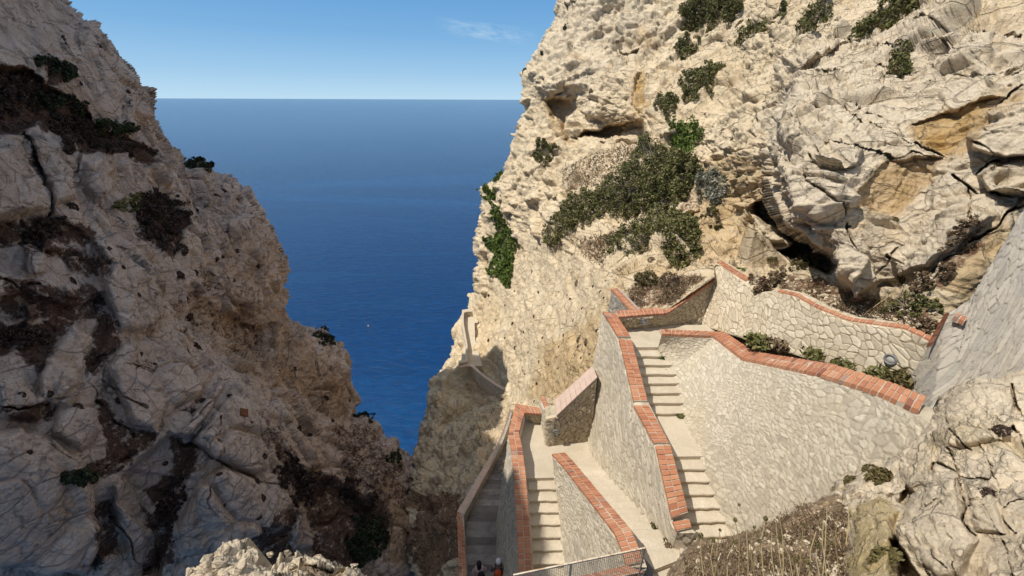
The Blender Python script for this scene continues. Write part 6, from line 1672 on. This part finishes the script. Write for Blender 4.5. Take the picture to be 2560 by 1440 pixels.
def person(loc, label, kind, turn):
    root = empty('person', loc, label, 'person', None)
    root.rotation_euler = (0, 0, turn)
    # faces +y (away, downhill); joints: pelvis, spine, chest, neck, head, arms, legs
    J = [((0, 0, .93), .14, .11), ((0, .01, 1.12), .13, .10), ((0, .0, 1.34), .16, .11), ((0, .01, 1.47), .06), ((0, .035, 1.56), .075, .09), ((0, .04, 1.67), .075, .09),
         ((-.19, 0, 1.39), .055), ((-.25, -.03, 1.14), .042), ((-.22, .14, .96), .033), ((-.21, .20, .90), .034),
         ((.19, 0, 1.39), .055), ((.25, -.03, 1.14), .042), ((.23, .12, .95), .033), ((.22, .18, .89), .034),
         ((-.10, .0, .86), .095), ((-.11, .10, .48), .06), ((-.11, .0, .09), .042), ((-.11, .14, .045), .036),
         ((.10, .0, .86), .095), ((.11, -.02, .48), .06), ((.11, -.14, .11), .042), ((.11, .0, .045), .036)]
    B = [(0, 1), (1, 2), (2, 3), (3, 4), (4, 5), (2, 6), (6, 7), (7, 8), (8, 9), (2, 10), (10, 11), (11, 12), (12, 13), (0, 14), (14, 15), (15, 16), (16, 17), (0, 18), (18, 19), (19, 20), (20, 21)]
    for sx in (-1, 1):              # five unequal fingers, gently curled, thumb from the side of the palm
        hand = 9 if sx < 0 else 13
        hx, hy, hz = J[hand][0]
        for k, ln in enumerate((.060, .070, .066, .052)):
            b = len(J)
            J.append(((hx+sx*(-.024+.016*k), hy+.035, hz-.030), .009)); J.append(((hx+sx*(-.024+.016*k), hy+.035+ln*.5, hz-.030-ln*.75), .008))
            B += [(hand, b), (b, b+1)]
        b = len(J)
        J.append(((hx-sx*.045, hy+.01, hz-.02), .010)); J.append(((hx-sx*.055, hy+.045, hz-.055), .009))
        B += [(hand, b), (b, b+1)]
    skin_body('body', J, B, M['skin'], root, 2)
    # clothes follow the body
    top = M['pale_cloth'] if kind == 1 else M['grey_cloth']
    blob('shirt', [(0, 0, .88, .165, .135), (0, 0, 1.0, .165, .135), (0, .0, 1.18, .17, .135), (0, 0, 1.36, .205, .14), (0, 0, 1.43, .17, .11), (0, .01, 1.475, .075, .075)], top, root)
    for sx in (-1, 1):
        skin_body('sleeve', [((sx*.17, 0, 1.40), .075), ((sx*.23, -.02, 1.22), .062), ((sx*.25, -.03, 1.10), .056)]+([((sx*.235, .09, 1.0), .048)] if kind == 2 else []), [(0, 1), (1, 2)]+([(2, 3)] if kind == 2 else []), top, root, 1)
        lg = 14 if sx < 0 else 18
        skin_body('trouser_leg', [((sx*.09, 0, .92), .115), (tuple(J[lg+1][0]), .085), (tuple(Vector(J[lg+2][0])+Vector((0, 0, .05))), .062)], [(0, 1), (1, 2)], M['orange'] if kind == 1 else M['black_cloth'], root, 1)
        blob('shoe', [(J[lg+2][0][0], J[lg+2][0][1]+.06, z, .045, .12) for z in (J[lg+3][0][2]-.045, J[lg+3][0][2]-.01, J[lg+3][0][2]+.03)], M['black_cloth'], root)
        blob('ear', [(sx*.085, .03, 1.60+k*.02, .014, .022) for k in range(3)], M['skin'], root, 8)
    blob('nose', [(0, .135, 1.585, .016, .02), (0, .13, 1.61, .012, .014), (0, .118, 1.64, .008, .008)], M['skin'], root, 8)
    blob('mouth', [(0, .115, 1.545, .025, .012), (0, .118, 1.553, .027, .012)], M['pale_cloth'], root, 8)
    for sx in (-1, 1): blob('eye', [(sx*.032, .112, 1.637, .012, .008), (sx*.032, .114, 1.645, .014, .009), (sx*.032, .112, 1.653, .010, .007)], M['black_cloth'], root, 8)
    if kind == 1:
        blob('hair', [(0, -.05, 1.30, .03, .02), (0, -.075, 1.42, .055, .035), (0, -.06, 1.54, .085, .06), (0, .0, 1.62, .098, .10), (0, .015, 1.70, .092, .10), (0, .02, 1.755, .055, .06), (0, .02, 1.772, .02, .02)], M['hair'], root)
        bp_ = empty('backpack', root.location, 'black backpack worn by the walker in the pale top', 'backpack')
        bp_.rotation_euler = root.rotation_euler
        blob('bag', [(.06, -.20, 1.00, .13, .07), (.06, -.22, 1.10, .15, .09), (.06, -.215, 1.28, .145, .085), (.06, -.19, 1.40, .11, .06), (.06, -.18, 1.43, .05, .03)], M['black_cloth'], bp_)
        for sx in (-1, 1):
            skin_body('strap', [((sx*.10+.03, -.14, 1.40), .018), ((sx*.11, .0, 1.465), .018), ((sx*.11, .14, 1.36), .018), ((sx*.13, .10, 1.15), .018)], [(0, 1), (1, 2), (2, 3)], M['pale_cloth'], bp_, 1)
    else:
        blob('cap', [(0, .02, 1.625, .104, .116), (0, .02, 1.67, .102, .114), (0, .02, 1.72, .085, .095), (0, .02, 1.752, .05, .056), (0, .02, 1.765, .015, .015)], M['cap'], root)
        bp_ = empty('backpack', root.location, 'orange-red backpack worn by the walker in the white cap', 'backpack')
        bp_.rotation_euler = root.rotation_euler
        blob('bag', [(0, -.19, .92, .12, .07), (0, -.215, 1.05, .145, .09), (0, -.21, 1.26, .14, .085), (0, -.18, 1.38, .12, .06), (0, -.16, 1.42, .06, .03)], M['orange'], bp_)
        for sx in (-1, 1):
            skin_body('strap', [((sx*.10, -.14, 1.40), .018), ((sx*.11, .0, 1.465), .018), ((sx*.11, .14, 1.36), .018), ((sx*.13, .10, 1.15), .018)], [(0, 1), (1, 2), (2, 3)], M['black_cloth'], bp_, 1)
    return root
person((-1.20, 9.22, -17.55), 'person in a pale top with dark hair and black backpack on the shaded path', 1, .15)
person((-.47, 9.30, -17.55), 'person in a white cap and dark sleeves with an orange backpack on the shaded path', 2, -.05)

for o in scene.objects:
    if o.parent is None and o.get('category') and not o.get('kind'):
        o['kind'] = 'thing'
